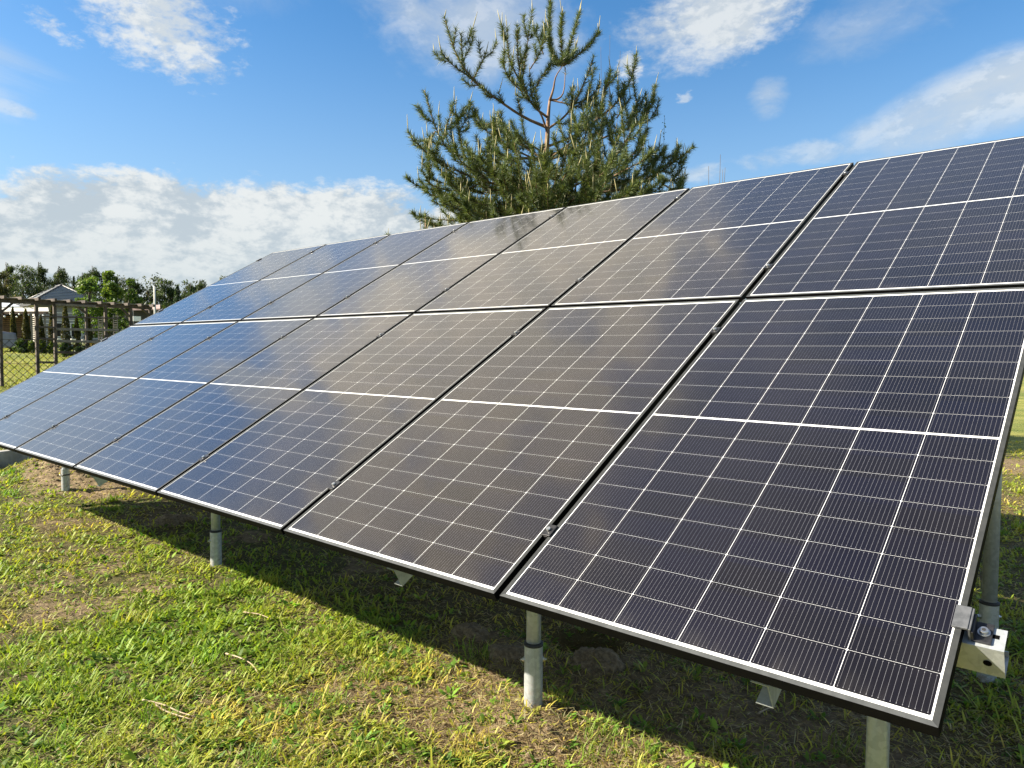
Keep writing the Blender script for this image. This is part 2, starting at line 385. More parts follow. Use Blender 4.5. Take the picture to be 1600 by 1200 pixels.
def joinb(parts):
    V, L, T, C = [], [], [], []; nv = nl = 0
    for (v, l, t, c) in parts:
        V.append(v); L.append(l + nv); T.append(t + nl); C.append(c); nv += len(v); nl += len(l)
    return np.concatenate(V), np.concatenate(L), np.concatenate(T), np.concatenate(C)
def scatter(n, r0, r1, a0, a1):
    r = r0 * (r1 / r0) ** rng.random(n); a = np.radians(a0 + (a1 - a0) * rng.random(n))
    return .26 + r * np.sin(a), -1.57 + r * np.cos(a), r
def palette(n, cs, jit=.18):
    c = np.array(cs, float)[rng.integers(0, len(cs), n)]
    return np.clip(c * (1 + jit * rng.standard_normal((n, 1))) * (1 + .06 * rng.standard_normal((n, 3))), .004, .9)
def under(x, y):   # shaded ground below the array, where little grows
    return sstep(.7, 1.2, y) * (1 - sstep(2.9, 3.4, y)) * sstep(-8.1, -6.5, x) * (1 - sstep(-.3, .1, x))
def clear(x, y):
    s = (x - WP[0]) * WN[0] + (y - WP[1]) * WN[1]
    k = ((s < -.02) | (s > .16))
    for (a, b) in POSTS: k &= np.hypot(x - a, y - b) > .05
    k &= np.hypot((x + 1.80) / .17, (y - 1.43) / .13) > .9
    return k
parts = []
# standing green blades
x_, y_, r_ = scatter(520000, 1.15, 15., -100, 32)
bb = bare(x_, y_); dd = dry(x_, y_); lu = np.clip(spots(LUSH, x_, y_), 0, 1); cl_ = vn(x_, y_, .15, 9, 3, .65)
keep = (rng.random(len(x_)) < np.clip((1 - bb) ** 1.6 * (1 - .55 * dd) * (.10 + 1.5 * sstep(.35, .62, cl_)) * (1 - .72 * under(x_, y_)) + .11, 0, 1)) & clear(x_, y_)
x_, y_, r_, dd, lu, cl_ = (q[keep] for q in (x_, y_, r_, dd, lu, cl_)); n = len(x_)
P = np.stack([x_, y_, height(x_, y_) - .004], 1)
gr = palette(n, [(.085, .135, .020), (.115, .165, .026), (.060, .105, .018), (.150, .180, .034), (.10, .15, .03)])
ye = palette(n, [(.21, .20, .052), (.17, .18, .045), (.26, .23, .085)])
lush = palette(n, [(.070, .122, .016), (.100, .152, .020), (.055, .105, .016)])
fy = np.clip(dd * .75 + .22 * rng.random(n), 0, 1)[:, None]; tint = gr * (1 - fy) + ye * fy; tint = tint * (1 - lu[:, None]) + lush * lu[:, None]
tint = tint * np.array((2.3, 2.15, 1.35))
h = (.024 + .042 * rng.random(n) ** 1.5 + .026 * lu * rng.random(n)) * (.45 + 1.1 * cl_) * np.where(rng.random(n) < .03, 1.8, 1.) * (1 + .3 * sstep(6, 14, r_))
w = (.0040 + .0036 * rng.random(n)) * (1 + .9 * lu * rng.random(n)) * np.maximum(1, (r_ / 3.2) ** .85)
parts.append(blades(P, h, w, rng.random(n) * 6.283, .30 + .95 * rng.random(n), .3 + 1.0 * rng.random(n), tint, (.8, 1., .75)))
# long bright tufts
tx, ty, tr = scatter(150, 1.4, 9., -95, 10)
kk = clear(tx, ty) & (under(tx, ty) < .5); tx, ty = tx[kk], ty[kk]
ex = np.array([(-2.55, -.55), (-2.7, -.35), (-2.75, -.68), (-3.05, -.45), (-3.3, -.55), (-2.35, -.72), (-5.3, .9), (-7.3, 1.2), (-6.9, 1.05), (-1.25, .75), (-3.9, .9), (-9.4, .9), (-9.6, .7), (-8.9, .8), (-9.2, .55), (-.45, 2.75), (-.1, 2.5), (-.25, 3.3), (-.5, 1.2), (-2.9, -.9), (-3.6, -.9)])
tx = np.concatenate([tx, ex[:, 0]]); ty = np.concatenate([ty, ex[:, 1]]); m_ = 55
sx = np.repeat(tx, m_) + rng.standard_normal(len(tx) * m_) * .045; sy = np.repeat(ty, m_) + rng.standard_normal(len(tx) * m_) * .045; n = len(sx)
rr_ = np.hypot(sx - .26, sy + 1.57)
tb = np.repeat(palette(len(tx), [(.28, .33, .045), (.20, .30, .035), (.34, .35, .06), (.15, .26, .03)], .1), m_, 0)
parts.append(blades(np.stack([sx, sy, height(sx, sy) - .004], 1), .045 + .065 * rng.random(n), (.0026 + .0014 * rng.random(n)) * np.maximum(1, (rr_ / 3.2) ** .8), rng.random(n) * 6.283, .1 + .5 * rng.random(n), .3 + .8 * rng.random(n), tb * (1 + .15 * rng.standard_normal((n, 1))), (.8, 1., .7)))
# dry clippings lying flat
x_, y_, r_ = scatter(270000, 1.15, 12., -100, 32)
keep = (rng.random(len(x_)) < np.clip(.40 + .6 * dry(x_, y_) - .10 * bare(x_, y_) - .3 * np.clip(spots(LUSH, x_, y_), 0, 1), .06, 1)) & clear(x_, y_)
x_, y_, r_ = x_[keep], y_[keep], r_[keep]; n = len(x_)
P = np.stack([x_, y_, height(x_, y_) + .002 + .014 * rng.random(n)], 1)
tint = palette(n, [(.40, .33, .17), (.30, .235, .11), (.52, .46, .27), (.20, .145, .07), (.33, .29, .11), (.11, .075, .042), (.15, .11, .065)])
parts.append(blades(P, .02 + .05 * rng.random(n) ** 2, (.0020 + .0018 * rng.random(n)) * np.maximum(1, (r_ / 3.2) ** .8), rng.random(n) * 6.283, 1.35 + .3 * rng.random(n), .5 * rng.standard_normal(n), tint, (1., 1., .8)))
# the neighbouring lawn on the rise beyond the kerb
x_, y_, r_ = scatter(110000, 10., 45., -86, -55)
P = np.stack([x_, y_, height(x_, y_) - .005], 1); n = len(x_); kk = clear(x_, y_); P = P[kk]; r_ = r_[kk]; n = len(P)
k = vn(P[:, 0], P[:, 1], 1.6, 12, 3)[:, None]
tint = palette(n, [(.20, .25, .045), (.26, .29, .055), (.32, .31, .08)], .12) * (.8 + .4 * k)
parts.append(blades(P, .03 + .03 * rng.random(n), .004 * (r_ / 4) ** .9, rng.random(n) * 6.283, .2 + .7 * rng.random(n), .3 + .8 * rng.random(n), tint, (.9, 1., .7)))
me = npmesh('grass', *joinb(parts)[:3], None, M_grass, joinb(parts)[3])
tag(link('grass', me), kind='stuff', label='short patchy lawn grass with dry clippings', cat='grass')
# broadleaf weeds: rosettes of flat leaves
x_, y_, r_ = scatter(24000, 1.25, 10., -100, 25)
lu = np.clip(spots(LUSH, x_, y_), 0, 1)
keep = (rng.random(len(x_)) < np.clip(.30 + .5 * sstep(.45, .7, vn(x_, y_, .5, 15, 3)) + .7 * lu - .4 * bare(x_, y_) - .25 * under(x_, y_), .015, 1)) & clear(x_, y_)
x_, y_ = x_[keep], y_[keep]; m_ = 7; n = len(x_) * m_
big = np.repeat(.45 + .85 * rng.random(len(x_)) ** 2, m_)
sx = np.repeat(x_, m_) + .012 * rng.standard_normal(n); sy = np.repeat(y_, m_) + .012 * rng.standard_normal(n)
tb = np.repeat(palette(len(x_), [(.14, .26, .03), (.20, .32, .04), (.10, .19, .025), (.27, .34, .055)], .12), m_, 0) * (1 + .12 * rng.standard_normal((n, 1)))
wp = blades(np.stack([sx, sy, height(sx, sy)], 1), (.024 + .028 * rng.random(n)) * big, (.011 + .009 * rng.random(n)) * big, rng.random(n) * 6.283, .45 + .75 * rng.random(n), .3 + .7 * rng.random(n), tb, (.35, .95, .85))
me = npmesh('broadleaf_weeds', wp[0], wp[1], wp[2], None, M_grass, wp[3])
tag(link('broadleaf_weeds', me), kind='stuff', label='low broad leaved weeds growing through the lawn', cat='weeds')
# crumbs of soil on the heaps and bare patches
M_soil = simple('loose_soil', (.075, .052, .028), (.21, .155, .09), 60., .95, 0., .5)
cb_ = MB()
ico = bmesh.new(); bmesh.ops.create_icosphere(ico, subdivisions=1, radius=1.)
icv = [v_.co.copy() for v_ in ico.verts]; icf = [[q.index for q in f_.verts] for f_ in ico.faces]; ico.free()
cx, cy, cr = scatter(9000, 1.4, 12., -95, 20)
kk = (bare(cx, cy) > .45) & clear(cx, cy); cx, cy = cx[kk][:700], cy[kk][:700]; hx = rng.normal(-9.0, .75, 500); hy = rng.normal(1.45, .35, 500); kk = clear(hx, hy) & (hx > -10.1)
cx = np.concatenate([cx, hx[kk]]); cy = np.concatenate([cy, hy[kk]]); cz = height(cx, cy)
for a_, b_, c_ in zip(cx, cy, cz):
    s_ = .003 + .012 * random.random() ** 3 + (.012 * random.random() if a_ < -8.2 else 0)
    cb_.poly([Vector((a_, b_, c_ + s_ * .2)) + Vector((q.x * s_ * random.uniform(.8, 1.4), q.y * s_ * random.uniform(.8, 1.4), q.z * s_ * random.uniform(.5, .9))) for q in icv], icf)
tag(cb_.build('soil_crumbs', M_soil), kind='stuff', label='loose crumbs of brown soil on bare patches', cat='soil')

# lumps of dug earth lying in the shade near the front posts
for a_, b_, r_c, lab in ((-2.28, 1.08, .125, 'flat lump of dry earth lying left of the post in the sand mound'), (-2.0, 1.03, .115, 'pale flat lump of earth nearest the post in the sand mound'), (-1.60, 1.20, .14, 'crumbly lump of earth in front of the dark hole'), (-5.95, 1.2, .2, 'low broad lump of earth in the shade under the third panel')):
    bc = bmesh.new(); bmesh.ops.create_icosphere(bc, subdivisions=5, radius=1.)
    zc = float(height(a_, b_))
    for v_ in bc.verts:
        q = v_.co; k_ = .30 + 1.15 * float(vn(q.x * .9 + a_ * 3 + q.z * .4, q.y * .9 + b_, .75, 33, 6, .66))
        v_.co = Vector((a_ + q.x * r_c * k_ * .95, b_ + q.y * r_c * k_ * .8, zc + q.z * r_c * .42 * k_ - .014))
    for f_ in bc.faces: f_.smooth = True
    me = bpy.data.meshes.new('earth_clod'); bc.to_mesh(me); bc.free(); me.materials.append(M_soil); tag(link('earth_clod', me), lab, 'earth clod', 'lumps of earth under the array')

# ------------------------------------------------------------------ solar array
TAU = R(29.5); TS, TC = math.sin(TAU), math.cos(TAU); H0 = .778
PW, PH, GC, GR, PT = 1.134, 1.9697, .0217, .0262, .030
AX = (Vector((1, 0, 0)), Vector((0, TC, TS)), Vector((0, -TS, TC)))
def pl(x, v, z): return Vector((x, v * TC - z * TS, H0 + v * TS + z * TC))     # array plane: x along the row, v up the slope, z out of it
M_cells, x, p = mat('solar_cells_under_glass')
oc = x.sep(x.n('ShaderNodeTexCoord').outputs['Object'])
oi = x.n('ShaderNodeObjectInfo').outputs['Random']
xm = x.mul(oc[0], 1000.); ym = x.mul(oc[1], 1000.)
ysym = x.sub(x.m('MINIMUM', ym, x.sub(PH * 1000, ym)), 23.6)
PX, PY = 183.4, 106.3
cxi = x.div(x.sub(xm, 16.8), PX); cyi = x.div(ysym, PY)
fx = x.m('ABSOLUTE', x.sub(x.mul(x.m('FRACT', cxi), PX), PX / 2)); fyy = x.m('ABSOLUTE', x.sub(x.mul(x.m('FRACT', cyi), PY), PY / 2))
def lt(a, b): return x.m('LESS_THAN', a, b)
def gt(a, b): return x.m('GREATER_THAN', a, b)
cell = x.mul(lt(fx, 91.05), lt(fyy, 52.86))
cell = x.mul(cell, lt(x.add(fx, fyy), 91.05 + 52.86 - 2.4))
cell = x.mul(cell, x.mul(x.mul(gt(cxi, 0.), lt(cxi, 6.)), x.mul(gt(cyi, 0.), lt(cyi, 9.))))
wx = x.m('ABSOLUTE', x.sub(x.mul(x.m('FRACT', x.div(x.add(x.sub(xm, 16.8 + .95), 0.), 11.36)), 11.36), 5.68))
# wires restart in every cell: measure from the cell's own left edge
wl = x.sub(x.mul(x.m('FRACT', cxi), PX), .95)
wx = x.m('ABSOLUTE', x.sub(x.mul(x.m('FRACT', x.div(wl, 11.344)), 11.344), 5.672))
wire = x.mul(lt(wx, .23), lt(fyy, 48.5)); pad = x.mul(lt(wx, .65), x.mul(gt(fyy, 45.5), lt(fyy, 48.5)))
wire = x.mul(x.mx(wire, pad), cell)
cid = x.comb(x.m('FLOOR', cxi), x.m('FLOOR', x.div(ym, PY)), x.mul(oi, 97.))
wn = x.n('ShaderNodeTexWhiteNoise', noise_dimensions='3D'); x.put(wn.inputs['Vector'], cid)
cellc = x.mix(wn.outputs[0], rgb(.0036, .0026, .0028), rgb(.0034, .0027, .0062))
obj = x.n('ShaderNodeTexCoord').outputs['Object']
dust = x.noise(obj, 3.1, 6., .6); spk = x.noise(obj, 420., 2., .5)
dustc = rgb(.20, .185, .16)
cellc = x.mix(x.mul(x.sm(dust, .35, .8), .012), cellc, dustc)
edge = x.mul(x.sm(ym, 95., 8.), x.sm(x.noise(x.v('MULTIPLY', obj, Vector((1, .25, 1))), 14., 6., .65), .42, .7))
run = x.mul(x.sm(x.noise(x.v('MULTIPLY', obj, Vector((1, .06, 1))), 26., 5., .6), .58, .75), x.sm(dust, .4, .7))
cellc = x.mix(x.add(x.mul(edge, .09), x.mul(run, .014)), cellc, dustc)
cellc = x.mix(x.sm(spk, .775, .80, 0., .35), cellc, rgb(.5, .5, .48))
c = x.mix(cell, rgb(.68, .69, .68), cellc)
c = x.mix(wire, c, rgb(.17, .17, .18))
x.put(p.inputs['Base Color'], c); x.put(p.inputs['Roughness'], x.m('SUBTRACT', .8, x.mul(cell, .48))); x.put(p.inputs['Specular IOR Level'], x.mul(cell, .19)); p.inputs['Specular Tint'].default_value = (1., .70, .50, 1.)   # the silicon's own warm sheen
p.inputs['Coat Weight'].default_value = 1.; p.inputs['Coat IOR'].default_value = 1.52
x.put(p.inputs['Coat Roughness'], x.sm(dust, .3, .7, .05, .09))
# frame and laminate, in the panel's own axes (x along the row, y up the slope, z out)
LP_ = .0132
fm = MB()
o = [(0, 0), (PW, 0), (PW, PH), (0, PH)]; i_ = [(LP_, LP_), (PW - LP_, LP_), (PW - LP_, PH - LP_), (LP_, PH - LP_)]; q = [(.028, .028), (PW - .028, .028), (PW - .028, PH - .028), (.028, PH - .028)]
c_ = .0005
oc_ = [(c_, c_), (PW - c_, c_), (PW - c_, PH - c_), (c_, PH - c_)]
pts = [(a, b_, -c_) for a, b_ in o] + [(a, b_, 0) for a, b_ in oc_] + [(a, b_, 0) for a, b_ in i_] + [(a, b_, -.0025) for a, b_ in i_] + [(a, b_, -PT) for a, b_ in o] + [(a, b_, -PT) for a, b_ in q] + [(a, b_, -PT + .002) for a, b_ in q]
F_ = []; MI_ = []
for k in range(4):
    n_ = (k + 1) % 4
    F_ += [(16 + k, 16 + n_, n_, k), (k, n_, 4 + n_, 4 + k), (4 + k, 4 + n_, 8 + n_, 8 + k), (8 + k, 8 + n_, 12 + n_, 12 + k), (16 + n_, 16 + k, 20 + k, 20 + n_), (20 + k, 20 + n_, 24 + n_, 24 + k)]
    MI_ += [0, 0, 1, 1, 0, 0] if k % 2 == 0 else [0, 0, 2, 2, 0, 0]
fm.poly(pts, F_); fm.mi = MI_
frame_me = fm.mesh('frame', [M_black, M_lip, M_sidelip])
gm = MB(); e = .004
gm.poly([(e, e, -.0016), (PW - e, e, -.0016), (PW - e, PH - e, -.0016), (e, PH - e, -.0016)], [(0, 1, 2, 3)])
glass_me = gm.mesh('cell_laminate', M_cells)
bk = MB(); bk.poly([(e, e, -.0065), (PW - e, e, -.0065), (PW - e, PH - e, -.0065), (e, PH - e, -.0065)], [(3, 2, 1, 0)])
M_back = simple('white_backsheet', (.55, .56, .56), (.62, .63, .62), 6., .5)
back_me = bk.mesh('backsheet', M_back)
jb = MB(); jb.box((PW / 2, PH / 2, -.016), .05, .03, .009); jbox_me = jb.mesh('junction_box', M_rubber)
ordn = ['first', 'second', 'third', 'fourth', 'fifth', 'sixth', 'seventh']
for r_i in range(2):
    for k in range(7):
        lab = ('large framed solar panel in the lower row, ' if r_i == 0 else 'large framed solar panel in the upper row, ') + \
              (['nearest the camera at the right end', 'second from the right', 'third from the right', 'in the middle of its row', 'third from the left end', 'second from the left end', 'last at the far left end'][k])
        t = thing('solar_panel', lab, 'solar panel', pl(-k * (PW + GC) - PW, r_i * (PH + GR), 0), 'solar panels of the ground array', (TAU, 0, 0))
        link('frame', frame_me, t); link('cell_laminate', glass_me, t); link('backsheet', back_me, t); link('junction_box', jbox_me, t)

# clamps over the seams
VC = (.29, 1.655, 2.335, 3.735)
M_clampd = simple('dark_clamp_metal', (.03, .03, .032), (.07, .07, .072), 50., .35, .7)
def seam_clamp(x0, v0, lab):
    t = thing('panel_clamp', lab, 'clamp', pl(x0, v0, 0), 'clamps over the panel seams', (TAU, 0, 0))
    m = MB(); m.box((0, 0, .0035), GC / 2 + .008, .025, .0025); m.box((0, 0, -.015), GC / 2 - .003, .025, .015)
    m.build('clamp_body', M_clampd, t, .001)
    b = MB(); b.tube([(0, 0, .006), (0, 0, .0135)], .0072, 12); b.build('bolt', M_bolt, t)
rowname = ('low on the lower row', 'high on the lower row', 'low on the upper row', 'high on the upper row')
for k in range(6):
    for j, v0 in enumerate(VC):
        seam_clamp(-(k * (PW + GC)) - PW - GC / 2, v0, 'small bolted clamp %s, on the %s seam from the right' % (rowname[j], ordn[k]))
M_clampg = simple('grey_clamp_metal', (.10, .105, .11), (.17, .175, .18), 50., .45, .5)
def end_clamp(x0, v0, sgn, lab):
    t = thing('end_clamp', lab, 'clamp', pl(x0, v0, 0), 'clamps at the row ends', (TAU, 0, 0))
    m = MB(); m.box((-sgn * .004, 0, .004), .015, .032, .003); m.box((sgn * .0135, 0, -.012), .0025, .032, .0165)
    m.build('clamp_body', M_clampg, t, .001)
    f = MB(); f.box((sgn * .034, -.004, -.027), .018, .028, .0025); f.box((sgn * .0185, -.004, -.014), .0022, .028, .012); f.build('clamp_foot', M_clampd, t, .0008)
    b = MB(); b.tube([(sgn * .036, -.004, -.0245), (sgn * .036, -.004, -.015)], .0085, 14); b.build('bolt', M_bolt, t)
    h_ = MB(); h_.tube([(sgn * .036, -.004, -.015), (sgn * .036, -.004, -.0145)], .0042, 6); h_.build('socket', M_rubber, t)
    wv = MB(); wv.tube([(sgn * .036, -.004, -.0245), (sgn * .036, -.004, -.0225)], .0125, 16); wv.build('washer', M_bolt, t)
for j, v0 in enumerate(VC):
    end_clamp(0., v0, 1, 'grey end clamp with socket bolt on the near right edge, ' + rowname[j])
    end_clamp(-7 * PW - 6 * GC, v0, -1, 'dark end clamp on the far left edge, ' + rowname[j])

# rails, rafters, posts
def channel(x0, x1, v, z0, z1, fl, t):
    """C rail along the row: web faces downslope at v, flanges run upslope"""
    m = MB(); cx_ = (x0 + x1) / 2; hx_ = (x1 - x0) / 2
    m.box(pl(cx_, v + t / 2, (z0 + z1) / 2), hx_, t / 2, (z0 - z1) / 2, AX)
    m.box(pl(cx_, v + t + fl / 2, z0 - t / 2), hx_, fl / 2, t / 2, AX)
    m.box(pl(cx_, v + t + fl / 2, z1 + t / 2), hx_, fl / 2, t / 2, AX)
    m.box(pl(cx_, v + t + fl - t / 2, z0 - t - .008), hx_, t / 2, .008, AX)
    m.box(pl(cx_, v + t + fl - t / 2, z1 + t + .008), hx_, t / 2, .008, AX)
    return m
XL = -7 * PW - 6 * GC
M_hole = simple('hole_shade', (.002, .002, .002), (.003, .003, .003), 20., .9, spec=.05)  # near-black, paints the darkness of open holes onto solid steel
for j, v0 in enumerate(VC):
    t = thing('support_rail', 'galvanised channel rail along the array, ' + rowname[j].replace(' on', ' under'), 'rail', pl(-4, v0, -.07), 'rails under the panels')
    ob = channel(XL - .07, .076, v0 - .040, -.0305, -.112, .058, .0022).build('channel', M_galv, t); ob.matrix_parent_inverse = Matrix.Translation(-Vector(t.location))
    for (xx, dx) in ((.045, .0), (-.028, .0)):
        hm = MB(); hm.tube([pl(xx, v0 - .0404, -.076), pl(xx, v0 - .0409, -.076)], .0085, 14); o_ = hm.build('bolt_hole_shade', M_hole, t); o_.matrix_parent_inverse = Matrix.Translation(-Vector(t.location))  # flat black disc on the web, the hole's shade painted on
    hm = MB()
    for k in range(8): pass
    hm.box(pl(.047, v0 - .004, -.0302), .017, .0055, .0003, AX); o_ = hm.build('slot_shade', M_hole, t); o_.matrix_parent_inverse = Matrix.Translation(-Vector(t.location))
def rafter(xr, lab):
    m = MB(); t_ = .0025; v0, v1 = .055, 3.86; z0, z1 = -.1135, -.192; c0 = (v0 + v1) / 2; hv = (v1 - v0) / 2
    m.box(pl(xr, c0, (z0 + z1) / 2), t_ / 2, hv, (z0 - z1) / 2, AX)
    m.box(pl(xr - .022, c0, z0 - t_ / 2), .0205, hv, t_ / 2, AX); m.box(pl(xr - .022, c0, z1 + t_ / 2), .0205, hv, t_ / 2, AX)
    o_ = m.build('sloping_rafter', M_galv); tag(o_, lab, 'rafter', 'sloping rafters under the array')
where = ['beside the nearest front post', 'beside the second front post', 'beside the third front post', 'beside the fourth, farthest front post']
RX = (-.372, -1.735, -4.60, -8.06)
for k, xr in enumerate(RX): rafter(xr, 'sloping galvanised channel rafter ' + where[k])
def post(xp, yp, sleeve, band, lab, bolt_az, top):
    z0 = float(height(xp, yp)) - .03
    t = thing('steel_post', lab, 'post', (xp, yp, z0), 'steel posts carrying the array')
    a = MB(); a.tube([(0, 0, .02), (0, 0, top - z0)], .03015, 28); a.build('tube', M_galv, t)
    s = MB(); n_ = 28; s.tube([(0, 0, -.1), (0, 0, sleeve)], .03805, n_, cap=False)
    ri = [(.03805 * math.cos(6.28319 * k / n_), .03805 * math.sin(6.28319 * k / n_), sleeve) for k in range(n_)] + [(.0302 * math.cos(6.28319 * k / n_), .0302 * math.sin(6.28319 * k / n_), sleeve) for k in range(n_)]
    s.poly(ri, [(k, (k + 1) % n_, n_ + (k + 1) % n_, n_ + k) for k in range(n_)])
    s.build('ground_sleeve', M_galv, t)
    b = MB(); b.tube([(0, 0, band - .007), (0, 0, band - .004), (0, 0, band + .004), (0, 0, band + .007)], [.0385, .0405, .0405, .0385] if band < sleeve - .01 else [.0388, .0402, .0395, .031], 28); b.build('rubber_band', M_rubber, t)
    for az in bolt_az:
        d_ = Vector((math.cos(R(az)), math.sin(R(az)), 0)); zb = Vector((0, 0, sleeve - .065))
        bb_ = MB(); bb_.tube([zb + d_ * .037, zb + d_ * .0405], .011, 12); bb_.tube([zb + d_ * .0405, zb + d_ * .0475], .0072, 6, smooth=False); bb_.tube([zb + d_ * .0475, zb + d_ * .053], .0042, 8); bb_.build('bolt', M_bolt, t)
def under_z(y, dz=.135): return H0 + y * TS / TC - dz
post(POSTS[0][0], POSTS[0][1], .26, .26, 'round galvanised steel post under the near right corner', (200, 20), under_z(.64))
post(POSTS[1][0], POSTS[1][1], .283, .285, 'galvanised steel post in a sand mound under the near seam', (222, 42), under_z(.69))
post(POSTS[2][0], POSTS[2][1], .27, .272, 'galvanised steel post standing in grass under the third panel', (255, 190), under_z(.85))
post(POSTS[3][0], POSTS[3][1], .25, .19, 'short far galvanised post in dug up earth with a second band', (230, 290), under_z(1.03))
post(-.189, 2.229, .39, .39, 'tall rear galvanised post behind the right panel edge', (216, 36), under_z(2.229))
for k, xr in enumerate((-1.5, -4.5, -8.0)):
    post(xr, 2.25, .36, .36, 'shaded rear galvanised post behind the %s front post' % ('second', 'third', 'fourth')[k], (216, 36), under_z(2.25))

# ------------------------------------------------------------------ kerb wall of concrete slabs
def slab(t0, t1, lab):
    a = WP + WT * t0; b = WP + WT * t1; m = MB()
    c = (a + b) / 2 + WN * .06; L = (t1 - t0) / 2
    ax = (Vector((WT[0], WT[1], 0)), Vector((-WT[1], WT[0], 0)), Vector((0, 0, 1)))
    m.box((c[0], c[1], .075), L - .006, .06, .165, ax)
    tag(m.build('concrete_kerb_slab', M_conc, None, .008), lab, 'kerb slab', 'concrete slabs edging the upper lawn')
slab(-1.35, .40, 'weathered concrete kerb slab at the left picture edge')
slab(.41, 2.2, 'weathered concrete kerb slab half hidden below the panel edge')
slab(-3.1, -1.36, 'weathered concrete kerb slab outside on the far left')

# ------------------------------------------------------------------ timber pergola with trellis rails, and wire netting
PA = at(3, 540, 14.5); PB = at(238, 540, 17.0)
pd = Vector((PB.x - PA.x, PB.y - PA.y, 0)); PL_ = pd.length; pd.normalize(); pn = Vector((-pd.y, pd.x, 0))
def pp(px):      # point of the pergola line (plan) that is seen in photo column px
    dr = CF + CR * ((px - 800) / FPX); n_ = Vector((pn.x, pn.y, 0))
    k = (PA - CAMP).dot(n_) / dr.dot(n_); q_ = CAMP + dr * k
    return Vector((q_.x, q_.y, 0)), k
def pz(px, py): return CAMP.z + (540 - py) / FPX * pp(px)[1]
gz0 = float(height(*pp(3)[0][:2]))
per = thing('timber_pergola', 'dark weathered timber pergola with open trellis rails above the fence', 'pergola', (PA.x, PA.y, gz0))
def pb(name, mb, m=M_wood):
    o_ = mb.build(name, m, per, .004); o_.matrix_parent_inverse = Matrix.Translation(-Vector(per.location)); return o_
for px, wd in ((3, .055), (59.6, .06), (88, .06), (137, .045), (167, .06), (205.5, .05), (236, .045)):
    q_, k = pp(px); zt = pz(px, 466 + px * .04) ; m = MB()
    m.beam((q_.x, q_.y, float(height(q_.x, q_.y)) - .1), (q_.x, q_.y, zt), wd, wd, pn); pb('post', m)
q0, _ = pp(-60); q1, _ = pp(239); z0, z1 = pz(-60, 464), pz(239, 476.5)
m = MB(); m.beam((q0.x, q0.y, z0), (q1.x, q1.y, z1), .05, .085); pb('top_beam', m)
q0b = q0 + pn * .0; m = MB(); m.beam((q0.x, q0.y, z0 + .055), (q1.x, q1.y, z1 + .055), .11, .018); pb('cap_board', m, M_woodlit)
for px in (4, 31, 57, 82, 106, 129, 154, 174, 195, 216, 234):
    q_, k = pp(px); zt = pz(px, 463.5 + px * .05); m = MB()
    m.beam((q_.x - pn.x * .25, q_.y - pn.y * .25, zt + .02), (q_.x + pn.x * 1.3, q_.y + pn.y * 1.3, zt + .02), .05, .06); pb('rafter_end', m)
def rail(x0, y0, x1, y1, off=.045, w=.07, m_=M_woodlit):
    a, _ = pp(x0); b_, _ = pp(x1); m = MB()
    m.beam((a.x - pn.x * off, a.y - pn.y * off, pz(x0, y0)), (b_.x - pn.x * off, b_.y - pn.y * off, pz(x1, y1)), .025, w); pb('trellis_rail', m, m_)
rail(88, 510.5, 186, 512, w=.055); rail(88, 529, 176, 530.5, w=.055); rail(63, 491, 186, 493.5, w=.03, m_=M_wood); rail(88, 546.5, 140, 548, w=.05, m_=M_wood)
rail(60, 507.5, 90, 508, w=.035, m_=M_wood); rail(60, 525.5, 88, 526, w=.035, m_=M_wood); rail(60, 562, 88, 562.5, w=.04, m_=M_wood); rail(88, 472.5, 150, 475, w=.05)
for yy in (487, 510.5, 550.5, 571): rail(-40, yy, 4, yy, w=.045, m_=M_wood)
for (xa, ya, xb, yb) in ((3, 486, 25, 469), (189, 474, 206, 492), (221, 476, 236, 488), (122, 474, 137, 486)):
    a, _ = pp(xa); b_, _ = pp(xb); m = MB(); m.beam((a.x, a.y, pz(xa, ya)), (b_.x, b_.y, pz(xb, yb)), .04, .045, pn); pb('diagonal_brace', m)
# netting
M_wire = simple('dark_fence_wire', (.035, .036, .03), (.06, .06, .05), 30., .55, .5)
fq, _ = pp(-30); L_ = PL_ + .9; pit = .155; zb = gz0 - .03; ht = .98
vs, fs = [], []; mw = MB()
def wire(a, b_):
    d_ = (b_ - a).normalized(); s_ = d_.cross(pn).normalized() * .0062; t_ = pn * .0062
    mw.poly([a + s_, a - s_ * .5 + t_ * .87, a - s_ * .5 - t_ * .87, b_ + s_, b_ - s_ * .5 + t_ * .87, b_ - s_ * .5 - t_ * .87], [(0, 1, 4, 3), (1, 2, 5, 4), (2, 0, 3, 5)])
base = Vector((fq.x, fq.y, 0)) - pn * .05
def fpt(u, v_):
    q_ = base + pd * u; return Vector((q_.x, q_.y, zb + v_))
nu = int(L_ / pit) + 8
slope = .055 / 3.2
for k in range(-int(ht / pit) - 1, nu):
    for sg in (1, -1):
        u0 = k * pit if sg > 0 else k * pit + ht; u1 = u0 + sg * ht
        a, b_ = (u0, 0.), (u1, ht)
        # clip to the net's length
        lo, hi = 0., L_
        def clipu(a, b_):
            (ua, va), (ub, vb) = a, b_
            for lim, f_ in ((lo, lambda q_: q_ < lo), (hi, lambda q_: q_ > hi)):
                if f_(ua) and f_(ub): return None
                if f_(ua): t_ = (lim - ua) / (ub - ua); ua, va = lim, va + t_ * (vb - va)
                elif f_(ub): t_ = (lim - ua) / (ub - ua); ub, vb = lim, va + t_ * (vb - va)
            return (ua, va), (ub, vb)
        c2 = clipu(a, b_)
        if c2: wire(fpt(*c2[0]), fpt(*c2[1]))
t = thing('chain_link_fence', 'dark chain link netting stretched along the pergola posts', 'fence', fpt(0, 0))
o_ = mw.build('netting', M_wire, t); o_.matrix_parent_inverse = Matrix.Translation(-Vector(t.location))
